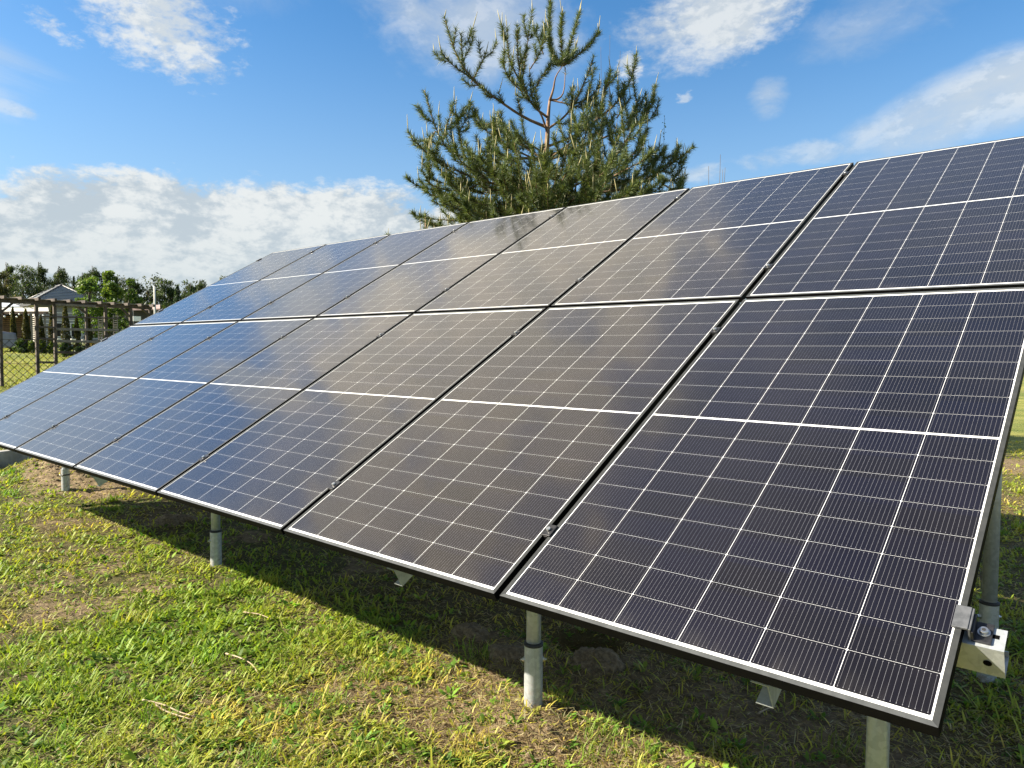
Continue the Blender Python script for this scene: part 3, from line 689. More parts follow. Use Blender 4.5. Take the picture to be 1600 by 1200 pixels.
m = MB(); m.tube([fpt(0, ht), fpt(L_, ht)], .005, 5); m.tube([fpt(0, ht * .5), fpt(L_, ht * .5)], .0035, 5)
o_ = m.build('tension_wire', M_wire, t); o_.matrix_parent_inverse = Matrix.Translation(-Vector(t.location))

# ------------------------------------------------------------------ house, gazebo and yard things beyond the fence
def keep_world(o_, t):
    o_.parent = t; o_.matrix_parent_inverse = Matrix.Translation(-Vector(t.location)); return o_
M_tile = simple('grey_metal_roof', (.20, .215, .225), (.26, .275, .285), 3., .45, .2)
M_render = simple('cream_render', (.46, .44, .38), (.54, .52, .46), 2., .9)
M_lilac = simple('grey_cladding', (.20, .20, .225), (.26, .26, .28), 3., .8)
M_slat = simple('brown_timber_slats', (.075, .042, .025), (.13, .075, .042), 6., .8)
M_white = simple('white_paint', (.72, .72, .70), (.80, .80, .78), 3., .5)
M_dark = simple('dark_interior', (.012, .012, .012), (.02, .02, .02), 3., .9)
M_fascia = simple('dark_fascia', (.025, .026, .028), (.04, .04, .042), 4., .5)
# plan axes of the house: one wall faces the camera's right, one its left
hv = at(60, 540, 40.) - CAMP; hv.z = 0; hv.normalize(); hr = Vector((hv.y, -hv.x, 0))     # along and across the line of sight there
DH = 58.
def hp_(px, D, py=540.): return at(px, py, D)
ca = hp_(50, DH); e_r = (hr * .985 + hv * .17).normalized(); e_l = (hr * -.17 + hv * .985).normalized()
ze = at(50, 472, DH).z; za = at(98, 444, DH + 2.6).z; gz = 1.45
wr, wl = 5.35, 7.6
K0 = Vector((ca.x, ca.y, ze)); K1 = K0 + e_r * wr; K2 = K1 + e_l * wl; K3 = K0 + e_l * wl
apex = K0 + e_r * wr / 2 + e_l * wr * .50; apex2 = K0 + e_r * wr / 2 + e_l * (wl - wr * .50); apex.z = apex2.z = za
ho = thing('hip_roofed_house', 'small cream house with grey metal hip roof behind the pergola', 'house', (K0.x, K0.y, gz))
m = MB(); m.poly([K0, K1, K2, K3, apex, apex2], [(0, 1, 4), (1, 2, 5, 4), (2, 3, 5), (3, 0, 4, 5), (3, 2, 1, 0)])
# courses of the sheet roof as low steps
for fa, fb, fc, fd in ((K0, K1, apex, apex), (K3, K0, apex2, apex)):
    pass
keep_world(m.build('roof', M_tile), ho)
m = MB()
for k in range(1, 11):
    t_ = k / 11.5; up_ = Vector((0, 0, .035))
    a, b_ = K0.lerp(apex, t_) + up_, K1.lerp(apex, t_) + up_
    m.beam(a, b_, .05, .05)
    a, b_ = K3.lerp(apex2, t_) + up_, K0.lerp(apex, t_) + up_
    m.beam(a, b_, .03, .03)
keep_world(m.build('roof_course', M_tile), ho)
m = MB()
for a, b_ in ((K0, apex), (K1, apex), (apex, apex2), (K3, apex2)): m.tube([a, b_], .09, 6)
keep_world(m.build('ridge_cap', M_fascia), ho)
m = MB()
for a, b_ in ((K0, K1), (K1, K2), (K2, K3), (K3, K0)): m.beam(a - Vector((0, 0, .13)), b_ - Vector((0, 0, .13)), .08, .22)
keep_world(m.build('eaves_fascia', M_fascia), ho)
ins = .45
W0 = K0 + e_r * ins + e_l * ins; W1 = K1 - e_r * ins + e_l * ins; W2 = K2 - e_r * ins - e_l * ins; W3 = K3 + e_r * ins - e_l * ins
def wall(a, b_, z0_, z1_): m = MB(); m.beam((a.x, a.y, (z0_ + z1_) / 2), (b_.x, b_.y, (z0_ + z1_) / 2), .2, z1_ - z0_); return m
for a, b_, mm in ((W0, W1, M_lilac), (W1, W2, M_render), (W2, W3, M_render), (W3, W0, M_render)): keep_world(wall(a, b_, gz - .3, ze - .05).build('wall', mm), ho)
m = MB()
for k in range(10):
    zz = gz + .25 + k * .3; m.beam(Vector((W0.x, W0.y, zz)) - e_l * .115, Vector((W1.x, W1.y, zz)) - e_l * .115, .03, .05)
keep_world(m.build('cladding_batten', M_white), ho)
for u_ in (.30, .62):
    c_1 = W0.lerp(W1, u_); c_1 = Vector((c_1.x, c_1.y, gz + 1.55)); m = MB(); m.box(c_1 - e_l * .12, .42, .03, .6, (e_r, e_l, Vector((0, 0, 1)))); fr_ = keep_world(m.build('window', M_white), ho)
    m = MB(); m.box(c_1 - e_l * .155, .36, .008, .54, (e_r, e_l, Vector((0, 0, 1)))); pn_ = m.build('pane', M_dark, fr_)
# gazebo with slatted wall at the left
DG = 36.
def gp(px, py, D=DG): return at(px, py, D)
ga = thing('garden_gazebo', 'low timber gazebo with pale sheet roof and brown slatted screen', 'gazebo', gp(30, 540))
def kw(name, mb, m_): return keep_world(mb.build(name, m_), ga)
m = MB(); a, b_ = gp(-60, 487), gp(76, 486); back = hv * 2.6
m.poly([a, b_, b_ + back + Vector((0, 0, .30)), a + back + Vector((0, 0, .30)), a - Vector((0, 0, .05)), b_ - Vector((0, 0, .05)), b_ + back + Vector((0, 0, .25)), a + back + Vector((0, 0, .25))], [(0, 1, 2, 3), (7, 6, 5, 4), (0, 4, 5, 1), (1, 5, 6, 2), (2, 6, 7, 3), (3, 7, 4, 0)])
kw('roof_sheet', m, simple('pale_roof_sheet', (.50, .49, .42), (.60, .58, .50), 3., .6))
m = MB(); m.beam(gp(-60, 489.5), gp(75, 488.5), .05, .10); kw('front_beam', m, M_slat)
for px in (4, 38, 50, 71):
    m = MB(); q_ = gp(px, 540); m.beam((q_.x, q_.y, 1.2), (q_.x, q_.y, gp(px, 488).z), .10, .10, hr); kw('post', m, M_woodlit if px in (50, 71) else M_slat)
m = MB()
for k in range(13):
    yy = 493 + k * 3.1; m.beam(gp(-55, yy) + hv * 1.5, gp(56, yy) + hv * 1.5, .03, .068)
kw('slat_screen', m, M_slat)
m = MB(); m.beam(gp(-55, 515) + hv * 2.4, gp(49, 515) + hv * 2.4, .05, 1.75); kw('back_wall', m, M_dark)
# pale low roof behind the gazebo
t = thing('low_outbuilding', 'low outbuilding with pale blue grey roof above the gazebo', 'outbuilding', gp(5, 540, 44))
m = MB(); a, b_ = gp(-70, 481, 44), gp(32, 478.5, 44); bk_ = hv * 3
m.poly([a, b_, b_ + bk_ * .8 + Vector((0, 0, .38)) - hr * .7, a + bk_ * .8 + Vector((0, 0, .38)), a - Vector((0, 0, .1)), b_ - Vector((0, 0, .1)), b_ + bk_ - Vector((0, 0, .1)), a + bk_ - Vector((0, 0, .1))], [(0, 1, 2, 3), (0, 4, 5, 1), (1, 5, 6, 2), (2, 6, 7, 3), (3, 7, 4, 0), (7, 6, 5, 4)])
keep_world(m.build('roof', simple('pale_sheet_roof', (.42, .45, .50), (.50, .53, .57), 2., .5)), t)
m = MB(); m.beam(gp(-70, 484.5, 43.9) + hv * .2, gp(33, 483.5, 43.9) + hv * .2, .06, .20); keep_world(m.build('fascia', simple('red_brown_fascia', (.10, .045, .03), (.15, .07, .045), 4., .7)), t)
m = MB(); m.box(gp(-20, 512, 45) + hv * 1.2, 1.9, .9, 1.05, (hr, hv, Vector((0, 0, 1)))); keep_world(m.build('wall', M_render), t)
# string of lamps
t = thing('string_light', 'string of round white bulbs hung along the gazebo front', 'string lights', gp(38, 492, DG - .6))
cur = [(6, 494), (16, 491), (30, 491.5), (44, 492.5), (57, 491.5), (68, 492)]
m = MB(); pts_ = [gp(x_ * 1., y_ - 1.2, DG - .6) for x_, y_ in [(-8, 491)] + cur + [(80, 491)]]; m.tube(pts_, .008, 5); keep_world(m.build('cord', M_rubber), t)
M_bulb = simple('white_bulb', (.80, .80, .76), (.86, .86, .82), 5., .25)
for x_, y_ in [(7, 494.6), (16.5, 490.8), (26, 495), (30, 491), (44, 492.2), (56.5, 491.8), (54.5, 495.4), (67.5, 493)]:
    b_ = bmesh.new(); bmesh.ops.create_uvsphere(b_, u_segments=10, v_segments=6, radius=.045)
    for f_ in b_.faces: f_.smooth = True
    c_1 = gp(x_, y_, DG - .6)
    for v_ in b_.verts: v_.co += c_1
    me = bpy.data.meshes.new('bulb'); b_.to_mesh(me); me.materials.append(M_bulb); keep_world(link('bulb', me), t)
# washing lines from the gazebo corner to the house
t = thing('overhead_cable', 'thin cables sagging from the house eaves to the gazebo', 'cable', gp(30, 475, 40)); m = MB()
for (xa, ya, xb, yb) in ((27, 472, 78, 487), (24, 474, 62, 486.5), (34, 477, 52, 472)):
    P0, P1 = gp(xa, ya, 38), gp(xb, yb, 36.4); m.tube([P0.lerp(P1, k / 6) - Vector((0, 0, .10 * math.sin(math.pi * k / 6))) for k in range(7)], .016, 5)
keep_world(m.build('cable', M_rubber), t)
# grey tarpaulin heap, right of the first pergola post
M_tarp = simple('grey_tarpaulin', (.16, .165, .19), (.22, .225, .25), 4., .6, 0., .5)
bmx = bmesh.new(); bmesh.ops.create_cube(bmx, size=2.); bmesh.ops.subdivide_edges(bmx, edges=bmx.edges[:], cuts=6, use_grid_fill=True)
c_1 = gp(11, 541, 31.)
for v_ in bmx.verts:
    q_ = v_.co; s_ = 1 - .16 * (q_.z + 1) / 2
    w_ = .05 * (vn(q_.x * 2 + 5, q_.z * 2 + q_.y, .5, 31, 2) - .5)
    v_.co = c_1 + hr * (q_.x * .40 * s_ - .02 * q_.z + w_) + hv * (q_.y * .55 * s_) + Vector((0, 0, (q_.z + 1) * .33 - .05 - .05 * q_.x + w_))
for f_ in bmx.faces: f_.smooth = True
me = bpy.data.meshes.new('covered_heap'); bmx.to_mesh(me); me.materials.append(M_tarp); tag(link('covered_heap', me), 'heap under a grey tarpaulin on the lawn behind the fence', 'covered heap')
# two ladder trellises behind the pergola
for px, py in ((157, 505), (180.5, 503)):
    t = thing('ladder_trellis', 'narrow wooden ladder trellis, ' + ('left one of the pair behind the pergola' if px < 170 else 'right one of the pair next to the array edge'), 'trellis', gp(px, 545, 20), 'ladder trellises')
    for s_ in (-1, 1):
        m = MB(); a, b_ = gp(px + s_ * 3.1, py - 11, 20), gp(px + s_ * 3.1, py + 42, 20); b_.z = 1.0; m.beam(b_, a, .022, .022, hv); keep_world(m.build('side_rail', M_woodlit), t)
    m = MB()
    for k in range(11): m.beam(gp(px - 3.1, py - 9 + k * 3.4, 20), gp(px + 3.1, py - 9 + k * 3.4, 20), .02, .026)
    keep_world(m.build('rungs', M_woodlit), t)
# pole
t = gp(243, 540, 30.); m = MB(); m.tube([(t.x, t.y, 1.0), (t.x, t.y, at(243, 448, 30.).z)], [.05, .04], 10)
tag(m.build('concrete_pole', simple('pale_concrete', (.42, .41, .37), (.52, .51, .46), 8., .85)), 'pale slim concrete pole beyond the end of the pergola', 'pole')
# low shed near the pole
t = thing('garden_shed', 'low shed with pinkish roof edge seen past the pergola end', 'shed', gp(222, 540, 42))
m = MB(); m.poly([gp(207, 483, 42), gp(250, 482, 42), gp(250, 476, 46), gp(207, 477, 46), gp(207, 485, 42), gp(250, 484, 42)], [(0, 1, 2, 3), (0, 4, 5, 1)]); keep_world(m.build('roof', simple('faded_red_roof', (.30, .19, .16), (.42, .30, .27), 3., .7)), t)
m = MB(); m.box(gp(228, 510, 44.5), .75, .8, 1.0, (hr, hv, Vector((0, 0, 1)))); keep_world(m.build('wall', M_fascia), t)
m = MB(); m.box(gp(214, 498, 41.5), .20, .05, .14, (hr, hv, Vector((0, 0, 1)))); keep_world(m.build('window', M_white), t)
# pots at the foot of the trellis
for i_, (px, py) in enumerate(((93, 534), (114.5, 534), (131.5, 535.5))):
    q_ = gp(px, py, 27.); m = MB(); m.tube([(q_.x, q_.y, q_.z - .10), (q_.x, q_.y, q_.z + .09), (q_.x, q_.y, q_.z + .11)], [.055, .09, .092], 14)
    tag(m.build('plant_pot', simple('cream_pot', (.55, .53, .44), (.63, .61, .52), 5., .6)), 'small cream plant pot behind the trellis, %s of three' % ('leftmost', 'middle', 'rightmost')[i_], 'pot', 'cream plant pots')

# ------------------------------------------------------------------ foliage builders
def rot_frames(n):
    a = rng.standard_normal((n, 3)); a /= np.linalg.norm(a, axis=1)[:, None]
    b = rng.standard_normal((n, 3)); b -= a * (a * b).sum(1)[:, None]; b /= np.linalg.norm(b, axis=1)[:, None]
    return a, b
def leaves_mesh(name, C, size, tint, m_, asp=.6, up=0.):
    """small pointed leaves at centres C"""
    n = len(C); a, b = rot_frames(n)
    a[:, 2] += up; a /= np.linalg.norm(a, axis=1)[:, None]
    s = size[:, None]; vs = np.empty((n, 4, 3), np.float32)
    vs[:, 0] = C - a * s * .5; vs[:, 1] = C + b * s * .5 * asp; vs[:, 2] = C + a * s * .5; vs[:, 3] = C - b * s * .5 * asp
    return npmesh(name, vs.reshape(-1, 3), np.arange(n * 4), np.arange(n) * 4, None, m_, np.repeat(tint, 4, 0))
def clumps(cs, per, flat=.75):
    """points in a set of (x,y,z,r) clumps, denser towards the rim"""
    out = []
    for (x_, y_, z_, r_) in cs:
        k = max(4, int(per * r_ * r_)); d_ = rng.standard_normal((k, 3)); d_ /= np.linalg.norm(d_, axis=1)[:, None]
        rr_ = r_ * (.35 + .75 * rng.random(k) ** .6); d_[:, 2] *= flat
        out.append(np.array((x_, y_, z_)) + d_ * rr_[:, None])
    return np.concatenate(out)
def make_tree(kind, h, w, seed):
    """trunk and crown meshes with the tree's foot at the origin"""
    rs = np.random.default_rng(seed); tb = MB(); cs = []
    lean = rs.normal(0, .03, 2)
    def ax(z): return Vector((lean[0] * z, lean[1] * z, z))
    if kind == 'pine':
        tb.tube([ax(h * t_) + Vector((.03 * h * math.sin(5 * t_ + seed), .02 * h * math.cos(4 * t_), 0)) * t_ for t_ in (0, .25, .5, .75, 1.)], [.022 * h, .018 * h, .013 * h, .008 * h, .003 * h], 7)
        nb = 30
        for k in range(nb):
            t_ = .30 + .68 * k / (nb - 1); a_ = rs.random() * 6.283; L = w * (.5 - .36 * max(0, (t_ - .45) / .55)) * rs.uniform(.45, 1.15)
            p0 = ax(h * t_ * .93); p1 = p0 + Vector((math.cos(a_) * L, math.sin(a_) * L, L * rs.uniform(.15, .75)))
            tb.tube([p0, p0.lerp(p1, .55) - Vector((0, 0, .06 * L)), p1], [.006 * h, .004 * h, .002 * h], 5)
            for f_ in (.5, .78, 1.0):
                if rs.random() < .85: q_ = p0.lerp(p1, f_); cs.append((q_.x, q_.y, q_.z + .05 * L, w * rs.uniform(.05, .135)))
        q_ = ax(h); cs.append((q_.x, q_.y, q_.z - .03 * h, w * .05)); cs.append((q_.x, q_.y, q_.z - .10 * h, w * .10))
        P_ = clumps(cs, 62 / max(.05, (w * .10) ** 2), .9); pal = [(.036, .060, .026), (.052, .080, .030), (.072, .096, .036), (.030, .046, .022)]; sz = (.16, .36); asp = .26; up = .9
    elif kind == 'spruce':
        tb.tube([ax(0), ax(h * .5), ax(h)], [.02 * h, .012 * h, .002 * h], 7)
        n_ = 1700; t_ = rs.random(n_) ** .75; t_ = .1 + .9 * t_; a_ = rs.random(n_) * 6.283; lay = np.abs((t_ * 9) % 1 - .2)
        r_ = w * .5 * (1 - t_) ** .85 * (.35 + .75 * rs.random(n_) ** .5) * (1.1 - .5 * lay) + .03
        P_ = np.stack([np.cos(a_) * r_ + lean[0] * h * t_, np.sin(a_) * r_ + lean[1] * h * t_, h * t_ - r_ * .25], 1); pal = [(.022, .042, .026), (.034, .056, .030), (.045, .07, .035)]; sz = (.14, .32); asp = .32; up = -.2
    elif kind == 'broad':
        tb.tube([ax(0), ax(h * .35), ax(h * .8)], [.02 * h, .014 * h, .004 * h], 7)
        for k in range(40):
            t_ = rs.uniform(.22, .97); a_ = rs.random() * 6.283; L = w * .46 * math.sin(math.pi * min(1, t_ * .92 + .06)) ** .6 * rs.uniform(.3, 1.)
            q_ = ax(h * t_) + Vector((math.cos(a_) * L, math.sin(a_) * L, 0)); cs.append((q_.x, q_.y, q_.z, w * rs.uniform(.08, .17)))
            tb.tube([ax(h * max(.2, t_ - .22)), q_], [.006 * h, .002 * h], 5)
        P_ = clumps(cs, 75 / max(.02, (w * .12) ** 2), .9); pal = [(.085, .145, .028), (.11, .175, .035), (.065, .115, .025), (.14, .19, .05)]; sz = (.10, .22); asp = .75; up = 0
    elif kind == 'spindly':
        tb.tube([ax(h * t_) for t_ in (0, .5, 1.)], [.014 * h, .008 * h, .002 * h], 6)
        for k in range(18):
            t_ = rs.uniform(.25, .95); a_ = rs.random() * 6.283; L = w * .5 * (1.1 - t_) * rs.uniform(.5, 1.1); p0 = ax(h * t_)
            p1 = p0 + Vector((math.cos(a_) * L, math.sin(a_) * L, L * rs.uniform(-.1, .6))); tb.tube([p0, p1], [.004 * h, .0015 * h], 5)
            if rs.random() < .8: cs.append((p1.x, p1.y, p1.z, w * rs.uniform(.06, .11)))
        P_ = clumps(cs, 40 / (w * .09) ** 2, .8); pal = [(.07, .065, .045), (.05, .06, .03), (.09, .075, .05)]; sz = (.12, .26); asp = .3; up = .3
    elif kind == 'thuja':
        tb.tube([ax(0), ax(h * .95)], [.03, .006], 6)
        n_ = 3400; t_ = rs.random(n_); a_ = rs.random(n_) * 6.283
        prof = np.where(t_ < .18, .75 + t_ / .18 * .25, np.clip((1 - t_) / .82, 0, 1) ** .62)
        r_ = w * .5 * prof * (.62 + .42 * rs.random(n_) ** .5) * (1 + .14 * np.sin(a_ * 3 + t_ * 19 + seed))
        P_ = np.stack([np.cos(a_) * r_, np.sin(a_) * r_, h * t_ * .99 + .02], 1); pal = [(.060, .062, .018), (.075, .080, .022), (.045, .055, .018), (.09, .075, .028)]; sz = (.05, .12); asp = .4; up = 1.2
    elif kind == 'bush':
        tb.tube([ax(0), ax(h * .5)], [.03, .012], 6)
        for k in range(16):
            a_ = rs.random() * 6.283; L = w * .4 * math.sqrt(rs.random()); cs.append((math.cos(a_) * L, math.sin(a_) * L, h * rs.uniform(.2, .78) * (1.05 - (L / w)), w * rs.uniform(.12, .22)))
        P_ = clumps(cs, 120 / (w * .17) ** 2, .9); pal = [(.075, .12, .025), (.05, .085, .02), (.10, .14, .03)]; sz = (.06, .13); asp = .7; up = 0
    n_ = len(P_); c = np.array(pal)[rng.integers(0, len(pal), n_)] * (1 + .15 * rng.standard_normal((n_, 1)))
    c *= .7 + .6 * vn(P_[:, 0] + P_[:, 1] * .7, P_[:, 2], max(.3, w * .18), 21 + seed % 5, 2)[:, None]
    s_ = rng.uniform(sz[0], sz[1], n_)
    return tb, P_, np.clip(c, .003, .9), s_, asp, up
tree_lib = {}
def plant(kind, name, lab, cat, px, top, D, wpx, base=None, group=None, seed=1, tintmul=(1, 1, 1)):
    q_ = at(px, 540, D); zb_ = float(height(q_.x, q_.y)) - .05 if base is None else base
    zt = at(px, top, D).z; h = zt - zb_; w = wpx / FPX * D
    tb, P_, c, s_, asp, up = make_tree(kind, h, w, seed)
    t = thing(name, lab, cat, (q_.x, q_.y, zb_), group)
    tb.build('trunk' if cat == 'tree' else 'stem', M_bark2, t)
    link('crown' if cat == 'tree' else 'foliage', leaves_mesh('crown', P_, s_, c * np.array(tintmul), M_leaf, asp, up), t)
    return t
G_ = 'trees along the far edge of the garden'
TREES = [
 ('pine', 'ragged brownish pine cut by the left picture edge', 2, 414, 62, 34, (1.5, 1.1, .9)),
 ('spindly', 'thin half bare grey tree next to the left picture edge', 11, 426, 66, 22, (1, 1, 1)),
 ('pine', 'dark pine with a lone round tuft on top, left of the house', 19, 411, 70, 26, (1, 1, 1)),
 ('pine', 'broad dark green pine with forked top, left of the house', 37, 413, 66, 44, (1, 1.05, 1)),
 ('spindly', 'slim see through tree between the dark pines left of the house', 54, 428, 68, 20, (.9, 1.1, .8)),
 ('pine', 'tall pine leaning left, its tip highest just left of the roof peak', 69, 410, 72, 30, (1, 1, 1)),
 ('pine', 'dark flat topped pine rising behind the house roof peak', 91, 416, 74, 34, (.9, .9, .9)),
 ('pine', 'low spreading pine right behind the roof ridge', 104, 426, 76, 36, (1, 1, 1)),
 ('spruce', 'small dark pointed spire tree just right of the roof peak', 113, 432, 78, 14, (.8, .8, .9)),
 ('pine', 'dark pine with rounded head above the right roof slope', 127, 426, 68, 34, (.9, 1, .9)),
 ('pine', 'dark pine with thin pointed tip behind the light green tree', 151, 416, 66, 36, (.9, .95, .9)),
 ('broad', 'light green leafy tree in front of the right roof slope', 143, 434, 44, 50, (1.05, 1.1, 1)),
 ('broad', 'tall fresh green leafy tree standing right of the house', 172, 423, 46, 38, (1.1, 1.1, 1)),
 ('spruce', 'dark blue green spruce between leafy trees right of the house', 186, 434, 62, 26, (1, 1, 1.1)),
 ('broad', 'mid green rounded tree above the pergola corner', 204, 437, 54, 34, (.62, .68, .7)),
 ('pine', 'dark shaggy pine left of the concrete pole', 220, 436, 60, 32, (1, 1, 1)),
 ('spindly', 'bare thin tree directly beside the concrete pole', 234, 450, 62, 18, (1, 1, 1)),
 ('pine', 'dark bushy pine right behind the concrete pole', 259, 437, 60, 40, (1.05, 1.1, 1)),
 ('spruce', 'blue green spruce low above the array edge, right of the pole', 279, 446, 58, 34, (1.1, 1.15, 1.1)),
 ('pine', 'small pine with one branch reaching up to the right', 296, 441, 62, 28, (1, 1.1, 1)),
 ('pine', 'last dark pine of the tree line peeking over the array edge', 317, 437, 60, 30, (1, 1, 1)),
 ('spruce', 'low hazy spruce among the last trees over the array edge', 305, 452, 66, 26, (1.2, 1.3, 1.2)),
]
for i_, (kd, lab, px, top, D, wpx, tm) in enumerate(TREES):
    nm = {'pine': 'pine_tree', 'spruce': 'spruce_tree', 'broad': 'leafy_tree', 'spindly': 'sparse_tree'}[kd]
    plant(kd, nm, lab, 'tree', px, top, D, wpx * (1.6 if kd == 'pine' else 1.15), None, G_, 40 + i_, tm)
# the low wood behind them fills the gaps near the ground
wd = [(at(px, 540, 84).x, at(px, 540, 84).y, 1.3 + (6.9 + .9 * math.sin(px * .11) + .8 * math.sin(px * .31)) * random.random() ** .8, random.uniform(.35, .95)) for px in range(-120, 420) for _r in range(2)]
P_ = clumps(wd, 95, 1.2); c = np.array([(.032, .050, .024), (.045, .066, .030), (.060, .068, .036)])[rng.integers(0, 3, len(P_))]
tag(link('distant_wood', leaves_mesh('distant_wood', P_, rng.uniform(.2, .5, len(P_)), c, M_leaf, .4, .5)), kind='stuff', label='dark low wood closing the view behind the garden trees', cat='wood')
TH = [(21.3, 481, 8, 'first thuja from the left, in front of the brown slatted screen'), (41.5, 484, 10, 'second thuja from the left, between slatted screen and pergola post'), (64.5, 494, 9, 'thuja half hidden by the second pergola post'),
      (82, 479, 9, 'tall thuja just left of the third pergola post'), (103, 475, 10.5, 'tallest thuja, in front of the grey house wall'), (120.5, 496, 8, 'short thuja in front of the grey house wall'), (139, 492, 9, 'thuja directly beside the thin middle pergola post')]
for i_, (px, top, wpx, lab) in enumerate(TH): plant('thuja', 'thuja', 'narrow ' + lab, 'conifer shrub', px, top - 1, 31, wpx * 1.4, 1.28, 'columnar thujas before the house', 70 + i_)
for i_, (px, top, wpx, D, tm, lab) in enumerate(((32, 523, 22, 30, (.8, .9, .8), 'low dark green bush beside the grey tarpaulin heap'), (52, 525, 16, 30, (1.25, 1.2, .9), 'low yellow green bush left of the second pergola post'), (66, 524, 16, 30, (1.5, 1.35, .9), 'bright yellow green bush between the pergola posts'), (82, 525, 14, 30, (1.3, 1.25, .9), 'low bush at the third pergola post'),
      (189, 487, 34, 26, (.55, .75, .8), 'dark green rounded shrub at the array edge'), (150, 519, 30, 20, (1.6, .85, 1.2), 'reddish brown shrub against the trellis rails'), (103, 527, 20, 28, (.6, .7, .8), 'dark low bush behind the trellis rails'), (128, 528, 22, 28, (.5, .6, .8), 'dark low bush under the short thuja'), (230, 492, 22, 30, (.6, .7, .7), 'dark shrub below the pergola end'))):
    plant('bush', 'garden_bush', lab, 'bush', px, top, D, wpx, None, 'low garden bushes', 90 + i_, tm)

# ------------------------------------------------------------------ the pine behind the array
# the tree is modelled at two thirds of its size and stands 12 m from the camera
DP = 8.0; SC_ = 1.5
foot = at(851, 540, DP); PT_ = Vector((foot.x, foot.y, .5))
f12 = at(851, 540, DP * SC_); FOOT = Vector((f12.x, f12.y, float(height(f12.x, f12.y))))
hv3 = Vector((CF.x, CF.y, 0)).normalized(); hr3 = Vector((CR.x, CR.y, 0)).normalized()
def zp(zx, zy, dep=0.):      # a spot read from the tree's enlarged picture, with its own depth, in the tree's own space
    return at(zx / 3.0769 + 620, zy / 3.0769, DP) + hv3 * dep - PT_
wood = MB(); NB, NDir, NLen, NTint = [], [], [], []; cand = []
def spline(pts, n):
    pts = [Vector(q_) for q_ in pts]
    if len(pts) == 2: return [pts[0].lerp(pts[1], k / n) for k in range(n + 1)]
    ext = [pts[0] * 2 - pts[1]] + pts + [pts[-1] * 2 - pts[-2]]; out = []
    m_ = len(pts) - 1
    for k in range(n + 1):
        u = k / n * m_; i = min(int(u), m_ - 1); f_ = u - i; a, b_, c_, d_ = ext[i:i + 4]
        out.append(.5 * ((2 * b_) + (c_ - a) * f_ + (2 * a - 5 * b_ + 4 * c_ - d_) * f_ ** 2 + (3 * b_ - a - 3 * c_ + d_) * f_ ** 3))
    return out
def brush(path, f0, dens, ln=.074, tone=1.):
    """needles along a shoot path from fraction f0 to its tip"""
    m_ = len(path) - 1; L = sum((path[i + 1] - path[i]).length for i in range(m_)); n = max(6, int(L * (1 - f0) * dens * 1.25))
    u = (f0 + (1 - f0) * rng.random(n)) * m_; i = np.minimum(u.astype(int), m_ - 1); f_ = (u - i)[:, None]
    A = np.array([tuple(q_) for q_ in path]); B = A[i] * (1 - f_) + A[i + 1] * f_; T = A[i + 1] - A[i]; T /= np.linalg.norm(T, axis=1)[:, None] + 1e-9
    rv = rng.standard_normal((n, 3)); rv -= T * (rv * T).sum(1)[:, None]; rv /= np.linalg.norm(rv, axis=1)[:, None]
    an = np.radians(rng.uniform(32, 78, n))[:, None]
    D_ = T * np.cos(an) + rv * np.sin(an); D_[:, 2] += .12
    NB.append(B); NDir.append(D_ / np.linalg.norm(D_, axis=1)[:, None]); NLen.append(ln * rng.uniform(.7, 1.15, n))
    pal = np.array([(.074, .108, .036), (.106, .142, .042), (.138, .168, .050), (.086, .118, .050)]); NTint.append(pal[rng.integers(0, 4, n)] * tone * (1 + .15 * rng.standard_normal((n, 1))))
def candle(p, d_, n=None):
    for k in range(n or random.choice((1, 1, 2, 3))):
        dd_ = (Vector(d_) * .6 + Vector((random.gauss(0, .16), random.gauss(0, .16), .9))).normalized()
        cand.append((Vector(p), dd_, random.uniform(.06, .15) if k else random.uniform(.10, .19)))
def shoot(pts, r0, f0=.25, dens=620, tone=1., cd=True, n=8):
    path = spline(pts, n); m_ = len(path)
    wood.tube(path, [r0 * (1 - .8 * k / (m_ - 1)) for k in range(m_)], 6)
    brush(path, f0, dens, tone=tone)
    if cd and random.random() < .5: candle(path[-1], path[-1] - path[-2], None if cd != 1 else 1)
    return path
def limb(pts, r0, bare=.4, sides=6, sl=(.22, .45), tone=1., f0s=.12):
    """main branch with up-curving side shoots"""
    path = shoot(pts, r0, bare, 560, tone, True, 14); m_ = len(path) - 1
    for k in range(sides):
        u = random.uniform(max(.18, bare - .15), .93); i = int(u * m_); p_ = path[i]; T = (path[min(i + 1, m_)] - path[max(i - 1, 0)]).normalized()
        rv = Vector((random.gauss(0, 1), random.gauss(0, 1), random.gauss(.15, .5))); rv -= T * rv.dot(T); rv.normalize()
        L = random.uniform(*sl) * (1.1 - .4 * u); d1 = (T * .75 + rv * .75).normalized(); q1 = p_ + d1 * L * .5; q2 = q1 + (d1 * .62 + Vector((0, 0, .58))).normalized() * L * .55
        sp = shoot([p_, q1, q2], r0 * .38, f0s, 600, tone)
        if L > .3 and random.random() < .75:
            s2 = sp[4]; rv2 = Vector((random.gauss(0, 1), random.gauss(0, 1), .4)).normalized(); e1 = s2 + rv2 * L * .28; shoot([s2, e1, e1 + Vector((rv2.x * .2, rv2.y * .2, .8)).normalized() * L * .25], r0 * .28, .1, 600, tone)
    return path
